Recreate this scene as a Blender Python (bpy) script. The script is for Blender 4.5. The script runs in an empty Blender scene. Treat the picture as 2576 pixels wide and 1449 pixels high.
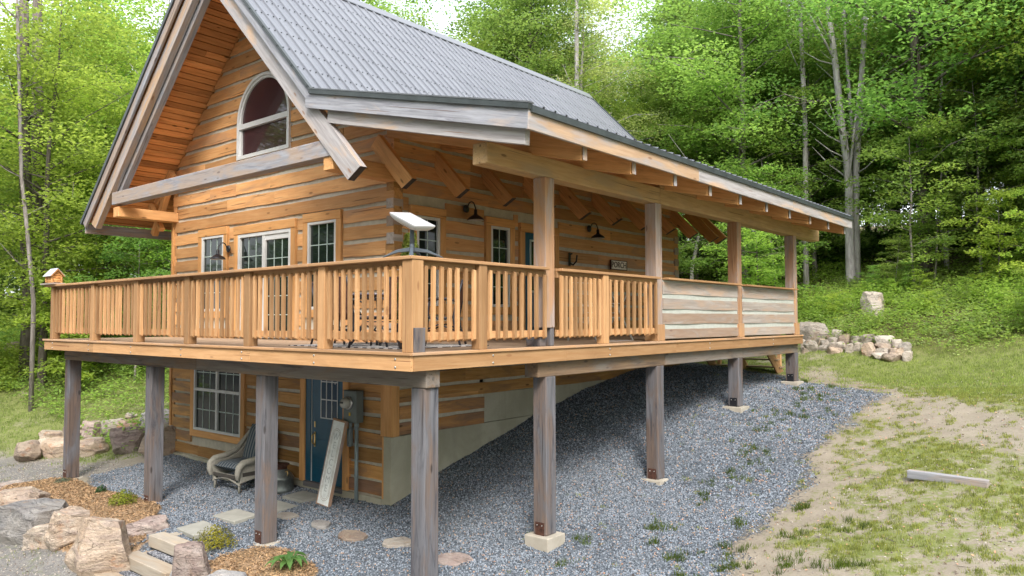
import bpy, math, random
import numpy as np
from mathutils import Vector, Matrix, Quaternion, noise
R=math.radians
sc=bpy.context.scene
# ---------------------------------------------------------------- camera
cam=bpy.data.cameras.new('camera'); co=bpy.data.objects.new('camera',cam); sc.collection.objects.link(co); sc.camera=co
cam.sensor_width=36.0; cam.lens=36.0*1911.67/2576; cam.clip_start=.1; cam.clip_end=600
YAW,PITCH,ROLL=.693466,.0421315,-.0018884
_f=Vector((-math.sin(YAW)*math.cos(PITCH),math.cos(YAW)*math.cos(PITCH),math.sin(PITCH)))
_r0=Vector((math.cos(YAW),math.sin(YAW),0)); _u0=_r0.cross(_f)
_r=_r0*math.cos(ROLL)+_u0*math.sin(ROLL); _u=_u0*math.cos(ROLL)-_r0*math.sin(ROLL)
co.matrix_world=Matrix.Translation((6.15791,-5.68692,.357573))@Matrix((_r,_u,-_f)).transposed().to_4x4()
# ---------------------------------------------------------------- sky, sun, exposure
SUN_EL,SUN_AZ=R(44),R(134)      # azimuth clockwise from +Y
w=bpy.data.worlds.new('World'); sc.world=w; w.use_nodes=True
nt=w.node_tree; bg=nt.nodes['Background']; sky=nt.nodes.new('ShaderNodeTexSky')
sky.sky_type='NISHITA'; sky.sun_disc=False; sky.sun_elevation=SUN_EL; sky.sun_rotation=SUN_AZ
sky.air_density=1.0; sky.dust_density=6.0; sky.ozone_density=1.0
_tc=nt.nodes.new('ShaderNodeTexCoord'); _mp=nt.nodes.new('ShaderNodeMapping'); _mp.inputs['Scale'].default_value=(1,1,2.6); _cn=nt.nodes.new('ShaderNodeTexNoise'); _cn.inputs['Scale'].default_value=2.2; _cn.inputs['Detail'].default_value=7
_mr=nt.nodes.new('ShaderNodeMapRange'); _mr.inputs[1].default_value=.36; _mr.inputs[2].default_value=.62; _mr.inputs[3].default_value=.35; _mr.inputs[4].default_value=.92; _mx=nt.nodes.new('ShaderNodeMix'); _mx.data_type='RGBA'
nt.links.new(_tc.outputs['Generated'],_mp.inputs[0]); nt.links.new(_mp.outputs[0],_cn.inputs['Vector']); nt.links.new(_cn.outputs[0],_mr.inputs[0]); nt.links.new(_mr.outputs[0],_mx.inputs[0]); nt.links.new(sky.outputs[0],_mx.inputs[6]); _mx.inputs[7].default_value=(5.6,5.8,6.1,1)
nt.links.new(_mx.outputs[2],bg.inputs[0]); bg.inputs[1].default_value=.15
sl=bpy.data.lights.new('sun','SUN'); sl.energy=1.25; sl.angle=R(16); sl.color=(1,.95,.87)
so=bpy.data.objects.new('sun',sl); sc.collection.objects.link(so)
_d=Vector((math.sin(SUN_AZ)*math.cos(SUN_EL),math.cos(SUN_AZ)*math.cos(SUN_EL),math.sin(SUN_EL)))
so.rotation_euler=(-_d).to_track_quat('-Z','Y').to_euler()
sc.view_settings.view_transform='Standard'; sc.view_settings.look='None'; sc.view_settings.gamma=1; sc.view_settings.exposure=1.60
sc.cycles.max_bounces=8; sc.cycles.transparent_max_bounces=8

rnd=random.Random(7); rng=np.random.default_rng(7)
# ---------------------------------------------------------------- objects and names
def tag(o,label=None,cat=None,group=None,kind=None):
    if label: o['label']=label
    if cat: o['category']=cat
    if group: o['group']=group
    if kind: o['kind']=kind
    return o
def empty(name,loc,rz=0,**k):
    o=bpy.data.objects.new(name,None); sc.collection.objects.link(o); o.location=loc; o.rotation_euler.z=rz
    o.empty_display_size=.2
    return tag(o,**k)
def link(name,me,parent=None):
    o=bpy.data.objects.new(name,me); sc.collection.objects.link(o)
    if parent is not None:
        o.parent=parent
    return o
def copy_tree(o,parent=None):
    c=o.copy(); sc.collection.objects.link(c)
    if parent is not None: c.parent=parent
    for ch in list(o.children): copy_tree(ch,c)
    return c
# ---------------------------------------------------------------- materials
MATS={}
class NT:
    def __init__(s,name,rough=.7,spec=.3):
        m=bpy.data.materials.new(name); m.use_nodes=True; s.m=m; s.t=m.node_tree; s.b=s.t.nodes['Principled BSDF']
        s.b.inputs['Roughness'].default_value=rough; s.b.inputs['Specular IOR Level'].default_value=spec; MATS[name]=m
    def n(s,typ,ins={},**props):
        x=s.t.nodes.new('ShaderNode'+typ)
        for k,v in props.items(): setattr(x,k,v)
        for k,v in ins.items():
            if isinstance(v,bpy.types.NodeSocket): s.t.links.new(v,x.inputs[k])
            else: x.inputs[k].default_value=v
        return x
    def mth(s,op,a,b=0.0,clamp=False):
        x=s.n('Math',{0:a,1:b},operation=op); x.use_clamp=clamp; return x.outputs[0]
    def ramp(s,v,lo,hi,a=0.0,b=1.0):
        return s.n('MapRange',{0:v,1:lo,2:hi,3:a,4:b},interpolation_type='SMOOTHSTEP').outputs[0]
    def noise(s,vec,scale,detail=4,rough=.55,dist=0.0):
        return s.n('TexNoise',{'Vector':vec,'Scale':scale,'Detail':detail,'Roughness':rough,'Distortion':dist}).outputs[0]
    def mix(s,f,a,b,mode='MIX'):
        x=s.n('Mix',{0:f},data_type='RGBA',blend_type=mode)
        for i,v in ((6,a),(7,b)):
            if isinstance(v,bpy.types.NodeSocket): s.t.links.new(v,x.inputs[i])
            else: x.inputs[i].default_value=(*v,1)
        return x.outputs[2]
    def col(s,c): s.t.links.new(c,s.b.inputs['Base Color'])
    def bump(s,h,st=.3,dist=.01):
        x=s.n('Bump',{'Strength':st,'Distance':dist,'Height':h}); s.t.links.new(x.outputs[0],s.b.inputs['Normal']); return x
    def attr(s,name): return s.n('Attribute',attribute_name=name)
    def pos(s): return s.n('NewGeometry').outputs['Position']
    def map(s,vec,sc_): return s.n('Mapping',{'Vector':vec,'Scale':sc_}).outputs[0]
def wood(name,c1,c2,grey=(.42,.40,.40),greyamt=0.0,gthr=.5,dark=(.06,.035,.02),knot=1.0,toneamt=.35,bump=.25,stain=0.0,staincol=(.05,.05,.07),hue=0.0):
    k=NT(name,.72,.25); gc=k.attr('gc').outputs['Vector']; tone=k.attr('tone').outputs['Fac']
    g=k.noise(k.map(gc,(1.3,22,22)),1,6,.6,.6)
    g2=k.noise(k.map(gc,(3,90,90)),1,3,.6)
    blo=k.noise(k.map(gc,(.9,4,4)),1,4,.6,.8)
    c=k.mix(k.ramp(g,.32,.68),c1,c2)
    c=k.mix(k.ramp(blo,.35,.75,0,.45),c,tuple(x*.62 for x in c2))
    if hue: c=k.mix(k.ramp(tone,.55,1,0,hue),c,(.20,.085,.04))
    tn=k.ramp(tone,0,1,1-toneamt,1+toneamt*.55)
    c=k.mix(1.0,c,k.n('CombineColor',{0:tn,1:tn,2:tn}).outputs[0],'MULTIPLY')
    if greyamt>0:
        gg=k.mth('ADD',blo,k.mth('MULTIPLY',k.mth('SUBTRACT',tone,.5),.25))
        gm=k.ramp(gg,gthr-.14,gthr+.12,0,greyamt)
        gcol=k.mix(k.ramp(g,.3,.7),tuple(x*.72 for x in grey),tuple(min(1,x*1.2) for x in grey))
        c=k.mix(gm,c,gcol)
    if stain>0:
        sm=k.ramp(k.noise(k.map(gc,(.7,7,7)),1.3,5,.7,1.2),.5,.72,0,stain)
        c=k.mix(sm,c,staincol)
    c=k.mix(k.ramp(g2,.55,.8,0,.35),c,dark)
    ck=k.noise(k.map(gc,(.55,34,34)),1,2,.5); c=k.mix(k.mth('MULTIPLY',k.ramp(ck,.675,.70),.75*min(1,knot+.2)),c,dark)
    v=k.n('TexVoronoi',{'Vector':k.map(gc,(2.1,6.5,6.5)),'Scale':1.0,'Randomness':1.0})
    kn=k.ramp(v.outputs['Distance'],.07,.16,1,0)
    sel=k.mth('GREATER_THAN',k.n('SeparateColor',{0:v.outputs['Color']}).outputs[0],.45)
    kn=k.mth('MULTIPLY',k.mth('MULTIPLY',kn,sel),.75*knot)
    c=k.mix(kn,c,dark)
    k.col(c); k.bump(k.mth('ADD',g,k.mth('MULTIPLY',g2,.5)),bump,.012)
    return k.m
W_DECK=wood('deck_wood',(.51,.308,.158),(.43,.24,.112),dark=(.20,.09,.04),knot=.8,toneamt=.38,bump=.12)
W_RAILCAP=wood('rail_cap_wood',(.50,.30,.16),(.42,.24,.12),dark=(.22,.10,.05),knot=.6,toneamt=.15,bump=.1,grey=(.5,.42,.36),greyamt=.3,gthr=.62)
W_BOARD=wood('deck_board_wood',(.40,.29,.20),(.34,.24,.165),dark=(.2,.12,.07),knot=.4,toneamt=.2,bump=.12)
W_LOG=wood('log_wood',(.80,.455,.205),(.69,.345,.135),dark=(.12,.05,.02),toneamt=.40,grey=(.34,.235,.17),greyamt=.55,gthr=.66,hue=.5,knot=.85)
W_LOWLOG=wood('lower_log_wood',(.66,.37,.14),(.50,.25,.08),dark=(.08,.035,.015),toneamt=.45,grey=(.20,.13,.10),greyamt=.75,gthr=.60,hue=.7)
W_TRIM=wood('trim_wood',(.70,.385,.16),(.60,.30,.11),dark=(.15,.07,.03),toneamt=.15,knot=.8)
W_SOFFIT=wood('soffit_wood',(.82,.40,.16),(.70,.305,.105),dark=(.07,.03,.012),toneamt=.42,knot=1.1,stain=.4,staincol=(.13,.055,.02))
W_RAFTER=wood('rafter_wood',(.76,.43,.19),(.64,.33,.13),dark=(.14,.06,.02),toneamt=.2,stain=.25,staincol=(.10,.05,.03))
W_BARGE=wood('weathered_barge_wood',(.44,.37,.33),(.40,.31,.25),grey=(.29,.305,.35),greyamt=.97,gthr=.43,dark=(.13,.09,.08),toneamt=.2,stain=.55,staincol=(.12,.12,.16))
W_TAN=wood('pale_tan_barge_wood',(.54,.385,.265),(.46,.31,.20),grey=(.345,.35,.38),greyamt=.88,gthr=.47,dark=(.22,.12,.07),toneamt=.15)
W_BEAM=wood('porch_beam_wood',(.56,.38,.205),(.47,.295,.14),grey=(.40,.35,.28),greyamt=.4,gthr=.6,dark=(.12,.07,.04),toneamt=.15,stain=.2)
W_POST=wood('grey_post_wood',(.175,.13,.11),(.115,.088,.077),grey=(.135,.142,.165),greyamt=.85,gthr=.50,dark=(.02,.016,.015),toneamt=.3,stain=.8,staincol=(.035,.04,.055))
W_PPOST=wood('porch_post_wood',(.48,.29,.165),(.38,.205,.11),grey=(.35,.325,.33),greyamt=.75,gthr=.54,dark=(.12,.07,.04),toneamt=.2,stain=.2)
W_LBEAM=wood('deck_beam_wood',(.26,.18,.115),(.18,.12,.08),grey=(.18,.175,.17),greyamt=.7,gthr=.5,dark=(.06,.045,.04),toneamt=.2,stain=.7,staincol=(.035,.035,.04))
W_PANEL=wood('panel_log_wood',(.43,.33,.265),(.36,.255,.19),grey=(.35,.325,.31),greyamt=.85,gthr=.52,dark=(.17,.11,.09),toneamt=.25,stain=.2,staincol=(.22,.18,.18))
W_STEP=wood('step_timber_wood',(.42,.35,.27),(.34,.27,.20),grey=(.40,.38,.34),greyamt=.6,gthr=.5,dark=(.12,.09,.07),toneamt=.15)
def plain(name,c,rough=.5,spec=.4,metal=0.0,var=.12,vs=6.0,bump=0.0):
    k=NT(name,rough,spec); k.b.inputs['Metallic'].default_value=metal
    tc=k.n('TexCoord').outputs['Object']
    n=k.noise(tc,vs,5,.6)
    k.col(k.mix(k.ramp(n,.3,.7),tuple(x*(1-var) for x in c),tuple(min(1,x*(1+var)) for x in c)))
    if bump: k.bump(k.noise(tc,vs*8,4,.6),bump,.01)
    return k.m
CHINK=plain('chinking_mortar',(.48,.45,.385),.9,.1,var=.1,vs=9,bump=.15)
PCHINK=plain('pale_panel_mortar',(.42,.445,.42),.9,.1,var=.06,vs=9,bump=.1)
WHITE=plain('white_frame',(.58,.59,.60),.35,.5,var=.03)
MUNTIN=plain('white_muntin',(.42,.52,.49),.35,.5,var=.03)
BLACK=plain('black_metal',(.012,.013,.018),.4,.5,var=.1)
FLASH=plain('dark_flashing',(.045,.055,.06),.45,.5,var=.2)
BLUED=plain('blue_door_paint',(.008,.075,.135),.35,.4,var=.08)
GREYBOX=plain('grey_electric_enamel',(.13,.155,.15),.5,.4,var=.08)
CONDUIT=plain('grey_conduit_plastic',(.20,.25,.27),.45,.4,var=.05)
METAL=plain('bright_metal',(.55,.55,.55),.3,.5,metal=.9)
BRASS=plain('brass',(.6,.45,.2),.3,.5,metal=.9)
DISH=plain('white_dish_plastic',(.42,.43,.45),.3,.5,var=.02)
DISHG=plain('grey_dish_plastic',(.065,.085,.11),.45,.4,var=.05)
RUST=plain('rusty_plate',(.065,.03,.022),.7,.3,var=.45,vs=20)
BRONZE=plain('dark_chair_metal',(.02,.02,.028),.45,.4)
SLING=plain('brown_sling_fabric',(.13,.07,.055),.85,.1,var=.15,vs=60)
PLASTER=plain('dark_planter_plastic',(.05,.038,.036),.5,.3)
GROUT=plain('yellow_tag',(.6,.38,.02),.5,.3)
WICK=plain('whitewashed_wicker',(.33,.32,.285),.8,.15,var=.1,vs=30)
WICKD=plain('wicker_lattice_dark',(.07,.065,.06),.9,.1)
ZINC=plain('old_zinc',(.16,.18,.18),.4,.5,metal=.6,var=.35,vs=7)
SILVERROOF=plain('tin_sheet',(.55,.56,.62),.4,.5,metal=.3,var=.12)
PAVER=plain('concrete_paver',(.30,.30,.275),.9,.1,var=.08,vs=5,bump=.1)
W_END=wood('dark_weathered_end',(.10,.08,.075),(.06,.05,.05),dark=(.02,.02,.02),knot=0,toneamt=.2)
def glass(name,c,rough=.03):
    k=NT(name,rough,.5); k.b.inputs['Base Color'].default_value=(*c,1); k.b.inputs['IOR'].default_value=1.45
    tc=k.n('TexCoord').outputs['Object']; k.bump(k.noise(tc,1.7,2,.5),.04,.02); return k.m
GLASS=glass('window_glass',(.012,.02,.018)); GLASSG=glass('arched_window_glass',(.05,.025,.028))
def concrete():
    k=NT('foundation_concrete',.9,.15); p=k.pos()
    a=k.noise(p,1.2,6,.6,.5); b=k.noise(p,14,5,.7); st=k.noise(k.map(p,(3,3,.35)),1.5,5,.6,.4)
    c=k.mix(k.ramp(a,.3,.7),(.33,.315,.245),(.43,.41,.335)); c=k.mix(k.ramp(st,.5,.7,0,.5),c,(.30,.29,.23)); c=k.mix(k.ramp(b,.55,.75,0,.3),c,(.25,.24,.2))
    k.col(c); k.bump(b,.3,.01); return k.m
CONC=concrete()
def footing():
    k=NT('footing_concrete',.9,.15); p=k.pos(); a=k.noise(p,5,6,.6); b=k.noise(p,40,3,.7)
    c=k.mix(k.ramp(a,.3,.7),(.34,.315,.27),(.41,.38,.33)); c=k.mix(k.ramp(b,.6,.75,0,.3),c,(.3,.27,.22)); k.col(c); k.bump(b,.3,.01); return k.m
FOOT=footing()
def rooft():
    k=NT('grey_metal_roof',.36,.5); k.b.inputs['Metallic'].default_value=.35
    gc=k.attr('gc').outputs['Vector']; n=k.noise(k.map(gc,(.5,2,2)),1,4,.5); n2=k.noise(gc,30,3,.6)
    c=k.mix(k.ramp(n,.3,.7),(.150,.160,.184),(.178,.189,.215)); c=k.mix(k.ramp(n2,.6,.8,0,.15),c,(.2,.2,.24)); k.col(c); return k.m
ROOF=rooft()
def stone(name,cols,scale=3.0,layer=5.0):
    k=NT(name,.85,.2); tc=k.n('TexCoord').outputs['Object']
    oi=k.n('ObjectInfo').outputs['Random']
    p=k.n('VectorMath',{0:tc,1:k.n('CombineXYZ',{0:k.mth('MULTIPLY',oi,37),1:k.mth('MULTIPLY',oi,11),2:0.0}).outputs[0]},operation='ADD').outputs[0]
    a=k.noise(p,scale,6,.6,.8); lay=k.noise(k.map(p,(1.2,1.6,layer)),1.6,6,.65,1.1); b=k.noise(p,scale*9,5,.7)
    c=k.mix(k.ramp(a,.35,.65),cols[0],cols[1]); c=k.mix(k.ramp(lay,.45,.62,0,.75),c,cols[2]); c=k.mix(k.ramp(k.noise(p,scale*1.7,4,.6,.5),.56,.7,0,.7),c,cols[3])
    c=k.mix(k.ramp(b,.56,.72,0,.5),c,tuple(x*.35 for x in cols[1]))
    crk=k.ramp(k.mth('ABSOLUTE',k.mth('SUBTRACT',k.noise(k.map(p,(1,1.3,layer*.55)),1.5,4,.6,1.2),.5)),0.0,.009,1,0); c=k.mix(k.mth('MULTIPLY',crk,.35),c,(.045,.035,.03)); c=k.mix(k.mth('MULTIPLY',k.ramp(k.noise(p,1.3,3,.5),.52,.62),.35),c,(.43,.41,.38))
    oo=k.ramp(oi,0,1,.8,1.18); c=k.mix(1.0,c,k.n('CombineColor',{0:oo,1:oo,2:oo}).outputs[0],'MULTIPLY')
    k.col(c); k.bump(k.mth('SUBTRACT',k.mth('ADD',lay,k.mth('MULTIPLY',b,.7)),crk),.8,.06); return k.m
ST_TAN=stone('tan_gneiss',[(0.369, 0.285, 0.216), (0.424, 0.351, 0.285), (0.276, 0.221, 0.193), (0.332, 0.184, 0.11)])
ST_GREY=stone('grey_gneiss',[(0.259, 0.259, 0.268), (0.329, 0.319, 0.311), (0.19, 0.181, 0.186), (0.286, 0.208, 0.156)])
ST_RUST=stone('rusty_gneiss',[(0.311, 0.164, 0.103), (0.362, 0.242, 0.173), (0.242, 0.156, 0.13), (0.294, 0.121, 0.06)])
ST_PINK=stone('pink_gneiss',[(0.337, 0.263, 0.243), (0.403, 0.337, 0.309), (0.234, 0.178, 0.169), (0.309, 0.225, 0.178)])
ST_PALE=stone('pale_fieldstone',[(0.371, 0.33, 0.29), (0.419, 0.388, 0.347), (0.323, 0.282, 0.25), (0.355, 0.267, 0.194)])
# ---------------------------------------------------------------- terrain
CP=np.array([
(-10.4,2.4,-2.55),(-8,2.4,-2.6),(-5,2.4,-2.62),(-3,2.4,-2.62),(-3,3.45,-2.2),(-3,5,-1.82),(-3,6.1,-1.52),(-3,7.1,-1.3),(-3,8.3,-1.03),(-3,9.6,-.86),(-3,12,-.8),
(-9,.2,-2.76),(-6,.2,-2.77),(-3,.2,-2.78),(0,0,-2.75),(0,2.4,-2.72),(0,5.4,-2.42),(0,8.8,-1.5),(0,12.1,-1.15),(-1.5,10,-1.05),(-1.5,4,-2.3),
(2,0,-2.8),(4,1,-2.7),(2,3,-2.6),(4,5,-2.1),(3,8,-1.65),(6,3,-2.4),(8,5,-1.9),(7,9,-1.1),(5,12,-.85),(2,12,-1.1),
(0,-2,-2.85),(4,-3,-2.95),(8,-2,-2.8),(6,-8,-3.2),(0,-6,-3.15),(-4,-2.6,-3.1),(-8,-2.6,-3.1),(-12,-2,-3.1),(-12,0,-2.95),(-13,2,-2.7),(-8,-8,-3.3),(-20,-4,-3.2),
(-10.5,-.7,-2.8),(-9,-.65,-2.76),(-7.5,-.65,-2.76),(-6,-.65,-2.76),(-5,-.2,-2.79),(-3.9,-.2,-2.79),(-4.5,-.65,-3.04),(-4.5,-1.02,-3.22),(-3.2,-.5,-2.77),(-1.8,-.6,-2.78),(-10,-1.8,-3.1),(-8.5,-1.7,-3.2),(-7,-1.7,-3.22),(-5.5,-1.7,-3.25),(-4.2,-1.6,-3.3),(-3,-1.6,-3.27),(-1.8,-1.8,-3.25),(2,14.5,-.9),(-2,14,-.8),(5,15,-.3),(8,14,-.1),(12,10,-.4),(1,17,.0),(4,19,.9),(0,20,.9),(-5,17,-.3),(-10,17,-.2),(9,20,1.2),(5,25,2.6),(-2,25,2.3),(-10,26,1.5),(15,20,1.5),(5,35,3.9),(-10,38,3.4),(20,35,4.2),(5,60,6.5),(-30,60,5.5),(40,60,7.5),
(-13,1.2,-2.75),(-14.5,1,-2.7),(-12,3.2,-2.2),(-14.5,3,-2.1),(-18,1,-2.3),(-14,6,-1.5),(-12,5,-1.8),(-18,10,-.6),(-14,12,-.6),(-24,8,-.2),(-18,5,-1.3),(-22,16,.8),(-30,20,2.),(-40,10,1.),(-30,0,-1.2),(-40,30,1.5),(-60,20,1),(-60,50,5),(40,0,-1.5),(20,0,-2),(30,20,2.),
(20,-20,-3.5),(-20,-20,-3.6),(-60,-20,-3.5),(60,-20,-3)],float)
def _phi(r): return np.where(r>0,r*r*np.log(r+1e-9),0)
_P=CP[:,:2];_n=len(CP)
_K=_phi(np.hypot(*(_P[:,None]-_P[None]).transpose(2,0,1)))+np.eye(_n)*.25
_Q=np.c_[np.ones(_n),_P]
_W=np.linalg.solve(np.block([[_K,_Q],[_Q.T,np.zeros((3,3))]]),np.r_[CP[:,2],0,0,0])
def gz(x,y):
    x=np.asarray(x,float);y=np.asarray(y,float);sh=np.broadcast(x,y).shape
    x=np.broadcast_to(x,sh).ravel();y=np.broadcast_to(y,sh).ravel()
    out=_Q[0][0]*_W[_n]+x*_W[_n+1]+y*_W[_n+2]
    for i in range(_n): out=out+_W[i]*_phi(np.hypot(x-_P[i,0],y-_P[i,1]))
    return out.reshape(sh)

def gz1(x,y): return float(gz(np.array([x]),np.array([y]))[0])
def sstep(a,b,x): t=np.clip((x-a)/(b-a),0,1); return t*t*(3-2*t)
def vnoise(x,y,s,seed=0):
    x=x*s+seed*17.3; y=y*s+seed*9.1; out=0; amp=.5
    for o in range(4):
        xi=np.floor(x).astype(int); yi=np.floor(y).astype(int); fx=x-xi; fy=y-yi; fx=fx*fx*(3-2*fx); fy=fy*fy*(3-2*fy)
        h=lambda a,b: (np.sin(a*127.1+b*311.7+seed*7.7)*43758.5453)%1
        v=(h(xi,yi)*(1-fx)+h(xi+1,yi)*fx)*(1-fy)+(h(xi,yi+1)*(1-fx)+h(xi+1,yi+1)*fx)*fy
        out=out+amp*v; amp*=.5; x=x*2.03; y=y*2.03
    return out/.9375
def inpoly(x,y,P):
    x=np.asarray(x,float); y=np.asarray(y,float)
    ins=np.zeros(x.shape,bool); n=len(P); dm=np.full(x.shape,1e9)
    for i in range(n):
        x0,y0=P[i]; x1,y1=P[(i+1)%n]
        c=((y0>y)!=(y1>y))&(x<(x1-x0)*(y-y0)/((y1-y0) or 1e-9)+x0); ins^=c
        t=np.clip(((x-x0)*(x1-x0)+(y-y0)*(y1-y0))/((x1-x0)**2+(y1-y0)**2),0,1)
        dm=np.minimum(dm,np.hypot(x-x0-t*(x1-x0),y-y0-t*(y1-y0)))
    return np.where(ins,dm,-dm)
GRAVEL=[(-10.3,2.6),(-10.2,.75),(-8.6,.3),(-6.6,.42),(-5.75,.1),(-5.3,-.35),(-4.9,-.9),(-3.5,-.9),(-3.3,.25),(-2.6,.42),(-1.6,.1),(-1.0,-.8),(2.2,-1.4),(2.2,2.5),(1.8,3.8),(2.0,5.9),(1.55,7.4),(1.75,9.6),(1.6,11.2),(.8,11.8),(-.4,12.8),(-3.2,13.0),(-3.2,2.6)]
MULCH=[(-10.2,.45),(-8.6,.28),(-6.6,.38),(-5.7,.05),(-5.2,-.4),(-4.95,-1.3),(-10.6,-1.3),(-10.7,.2)]
MULCH2=[(-3.5,-1.3),(-3.3,.2),(-2.6,.38),(-1.7,.08),(-1.0,-.8),(-1,-1.5)]
PATH=[(-.6,12.4),(-.2,14.4),(2.0,12.1),(4.6,9.3),(7.5,7.8),(7.5,6.6),(4.6,7.7),(2.2,9.6),(1.4,11.3)]
def masks(x,y):
    n=vnoise(x,y,.9,3)-.5; n2=vnoise(x,y,3.1,5)-.5
    e=n*.55+n2*.35
    ee=np.where(x>.3,1.0,.35); grav=sstep(-.12-.55*ee,.12+.35*ee,inpoly(x,y,GRAVEL)+e*(.4+.8*ee)+.15*ee)
    mul=np.maximum(sstep(-.05,.12,inpoly(x,y,MULCH)+n2*.25),sstep(-.05,.12,inpoly(x,y,MULCH2)+n2*.25))
    path=sstep(-.5,.3,inpoly(x,y,PATH)+e*.9)*.55
    drive=sstep(-.6,.3,-.75-y+e)*sstep(1,-1,x)
    drive=np.maximum(drive,sstep(-9.8,-10.8,x+e*.5)*sstep(1.5,.6,y-(.25*(x+12))+e*1.2))
    hill=sstep(14.9,17.5,y+.12*(x-2)+n*2.2)*sstep(-13,-11,x)
    hill=np.maximum(hill,sstep(9,13,y-.15*(x+20)+n*4)*sstep(-9,-11,x))
    # lawn thickness
    g=.72+.8*n+.7*n2+(vnoise(x,y,7,8)-.5)*.9
    g=g+.55*sstep(9,13.5,y)*sstep(-2,2,x)-.25*sstep(3.6,2.2,x+n*2.5)*sstep(10,7,y)-.15*sstep(6,3,y)
    g=g+.6*sstep(-10.8,-12.2,x)
    g=np.clip(g,0,1)*(1-drive)*(1-path)*(1-mul)*(1-grav)
    return grav,mul,path,drive,hill,np.clip(g,0,1)
def axis_(dense,far,step,growth=1.22):
    a=list(np.arange(dense[0],dense[1]+1e-6,step))
    s=step
    while a[-1]<far[1]: s*=growth; a.append(a[-1]+min(s,6))
    s=step
    while a[0]>far[0]: s*=growth; a.insert(0,a[0]-min(s,6))
    return np.array(a)
def ground_material():
    k=NT('ground_soil_lawn_gravel',.95,.1); p=k.pos()
    A=lambda n: k.attr(n).outputs['Fac']
    # gravel: crushed blue-grey stone
    v=k.n('TexVoronoi',{'Vector':p,'Scale':38.0}); vc=k.n('SeparateColor',{0:v.outputs['Color']})
    v2=k.n('TexVoronoi',{'Vector':p,'Scale':75.0}); vc2=k.n('SeparateColor',{0:v2.outputs['Color']})
    gr=k.mix(k.ramp(vc.outputs[0],0,1),(.032,.042,.057),(.25,.29,.345))
    gr=k.mix(k.mth('GREATER_THAN',vc.outputs[1],.93),gr,(.24,.18,.14))
    gr=k.mix(k.ramp(v.outputs['Distance'],.35,.75,0,.85),gr,(.035,.04,.05))
    gr=k.mix(.35,gr,k.mix(vc2.outputs[0],(.040,.050,.068),(.23,.27,.32)))
    big=k.noise(p,.8,4,.6); gr=k.mix(k.ramp(big,.45,.7,0,.22),gr,(.17,.18,.19))
    # dirt
    d1=k.noise(p,2.2,6,.65,.3); d2=k.noise(p,22,5,.7); d3=k.n('TexVoronoi',{'Vector':p,'Scale':55.0})
    dirt=k.mix(k.ramp(d1,.3,.7),(.225,.198,.160),(.275,.245,.20)); dirt=k.mix(k.ramp(d2,.5,.7,0,.45),dirt,(.155,.125,.095))
    pb=k.mth('MULTIPLY',k.ramp(d3.outputs['Distance'],.18,.30,1,0),k.mth('GREATER_THAN',k.n('SeparateColor',{0:d3.outputs['Color']}).outputs[0],.72))
    dirt=k.mix(k.mth('MULTIPLY',pb,.8),dirt,(.33,.30,.27))
    # driveway grey dirt
    dv=k.mix(k.ramp(d1,.3,.7),(.165,.158,.15),(.215,.206,.195)); dv=k.mix(k.ramp(d2,.42,.62,0,.75),dv,(.10,.10,.105)); dv=k.mix(k.ramp(k.noise(p,3.5,5,.7),.55,.7,0,.6),dv,(.12,.15,.05)); dv=k.mix(pb,dv,(.36,.36,.37))
    # grass soil
    g1=k.noise(p,7,6,.7); g2=k.noise(p,45,3,.7)
    gs=k.mix(k.ramp(g1,.3,.7),(.14,.165,.055),(.19,.205,.085)); gs=k.mix(k.ramp(g2,.45,.7,0,.6),gs,(.095,.13,.03))
    ml=k.mix(k.ramp(d2,.3,.7),(.30,.205,.125),(.36,.265,.18)); ml=k.mix(k.ramp(k.noise(p,60,2,.6),.55,.7,0,.6),ml,(.20,.09,.04))
    hl=k.mix(k.ramp(g1,.35,.65),(.10,.075,.05),(.16,.13,.07)); hl=k.mix(k.ramp(g2,.5,.65,0,.7),hl,(.07,.11,.02))
    c=dirt
    gsel=k.ramp(k.mth('ADD',k.mth('MULTIPLY',A('grass'),1.0),k.mth('MULTIPLY',k.mth('SUBTRACT',k.noise(p,13,6,.8),.5),2.6)),.35,.85)
    c=k.mix(gsel,c,gs)
    c=k.mix(A('drive'),c,dv); c=k.mix(A('path'),c,dirt)
    c=k.mix(A('hill'),c,hl)
    sel=k.ramp(k.mth('ADD',A('gravel'),k.mth('MULTIPLY',k.mth('MULTIPLY',k.mth('SUBTRACT',k.noise(p,22,5,.8),.5),2.0),k.ramp(A('gravel'),0,.3))),.38,.62)
    c=k.mix(sel,c,gr)
    c=k.mix(k.ramp(k.mth('ADD',A('mulch'),k.mth('MULTIPLY',k.mth('SUBTRACT',d2,.5),.8)),.4,.6),c,ml)
    k.col(c)
    h=k.mth('ADD',k.mth('MULTIPLY',k.mth('SUBTRACT',1.0,v.outputs['Distance']),k.mth('MULTIPLY',sel,1.3)),k.mth('MULTIPLY',d2,.6))
    k.bump(h,.8,.02); return k.m
GROUND=ground_material()
xs=axis_((-15,8),(-150,150),.12); ys=axis_((-3.2,18),(-70,160),.12)
X,Y=np.meshgrid(xs,ys); xf,yf=X.ravel(),Y.ravel()
gr_,mu_,pa_,dr_,hi_,ga_=masks(xf,yf)
def gfull(x,y):
    z=gz(x,y); g=inpoly(x,y,GRAVEL)
    far=sstep(0,8,np.maximum(np.abs(x+2)-14,0)+np.maximum(y-16,0))
    z=np.where((x>-5.2)&(x<-3.7)&(y<-.3)&(y>-2.2),np.minimum(z,-2.99+(y+.45)*.5),z)
    return z+(vnoise(x,y,1.3,9)-.5)*.10+(vnoise(x,y,6,11)-.5)*.022+far*(vnoise(x,y,.35,2)-.5)*.9
zf=gfull(xf,yf)+mu_*.03
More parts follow.
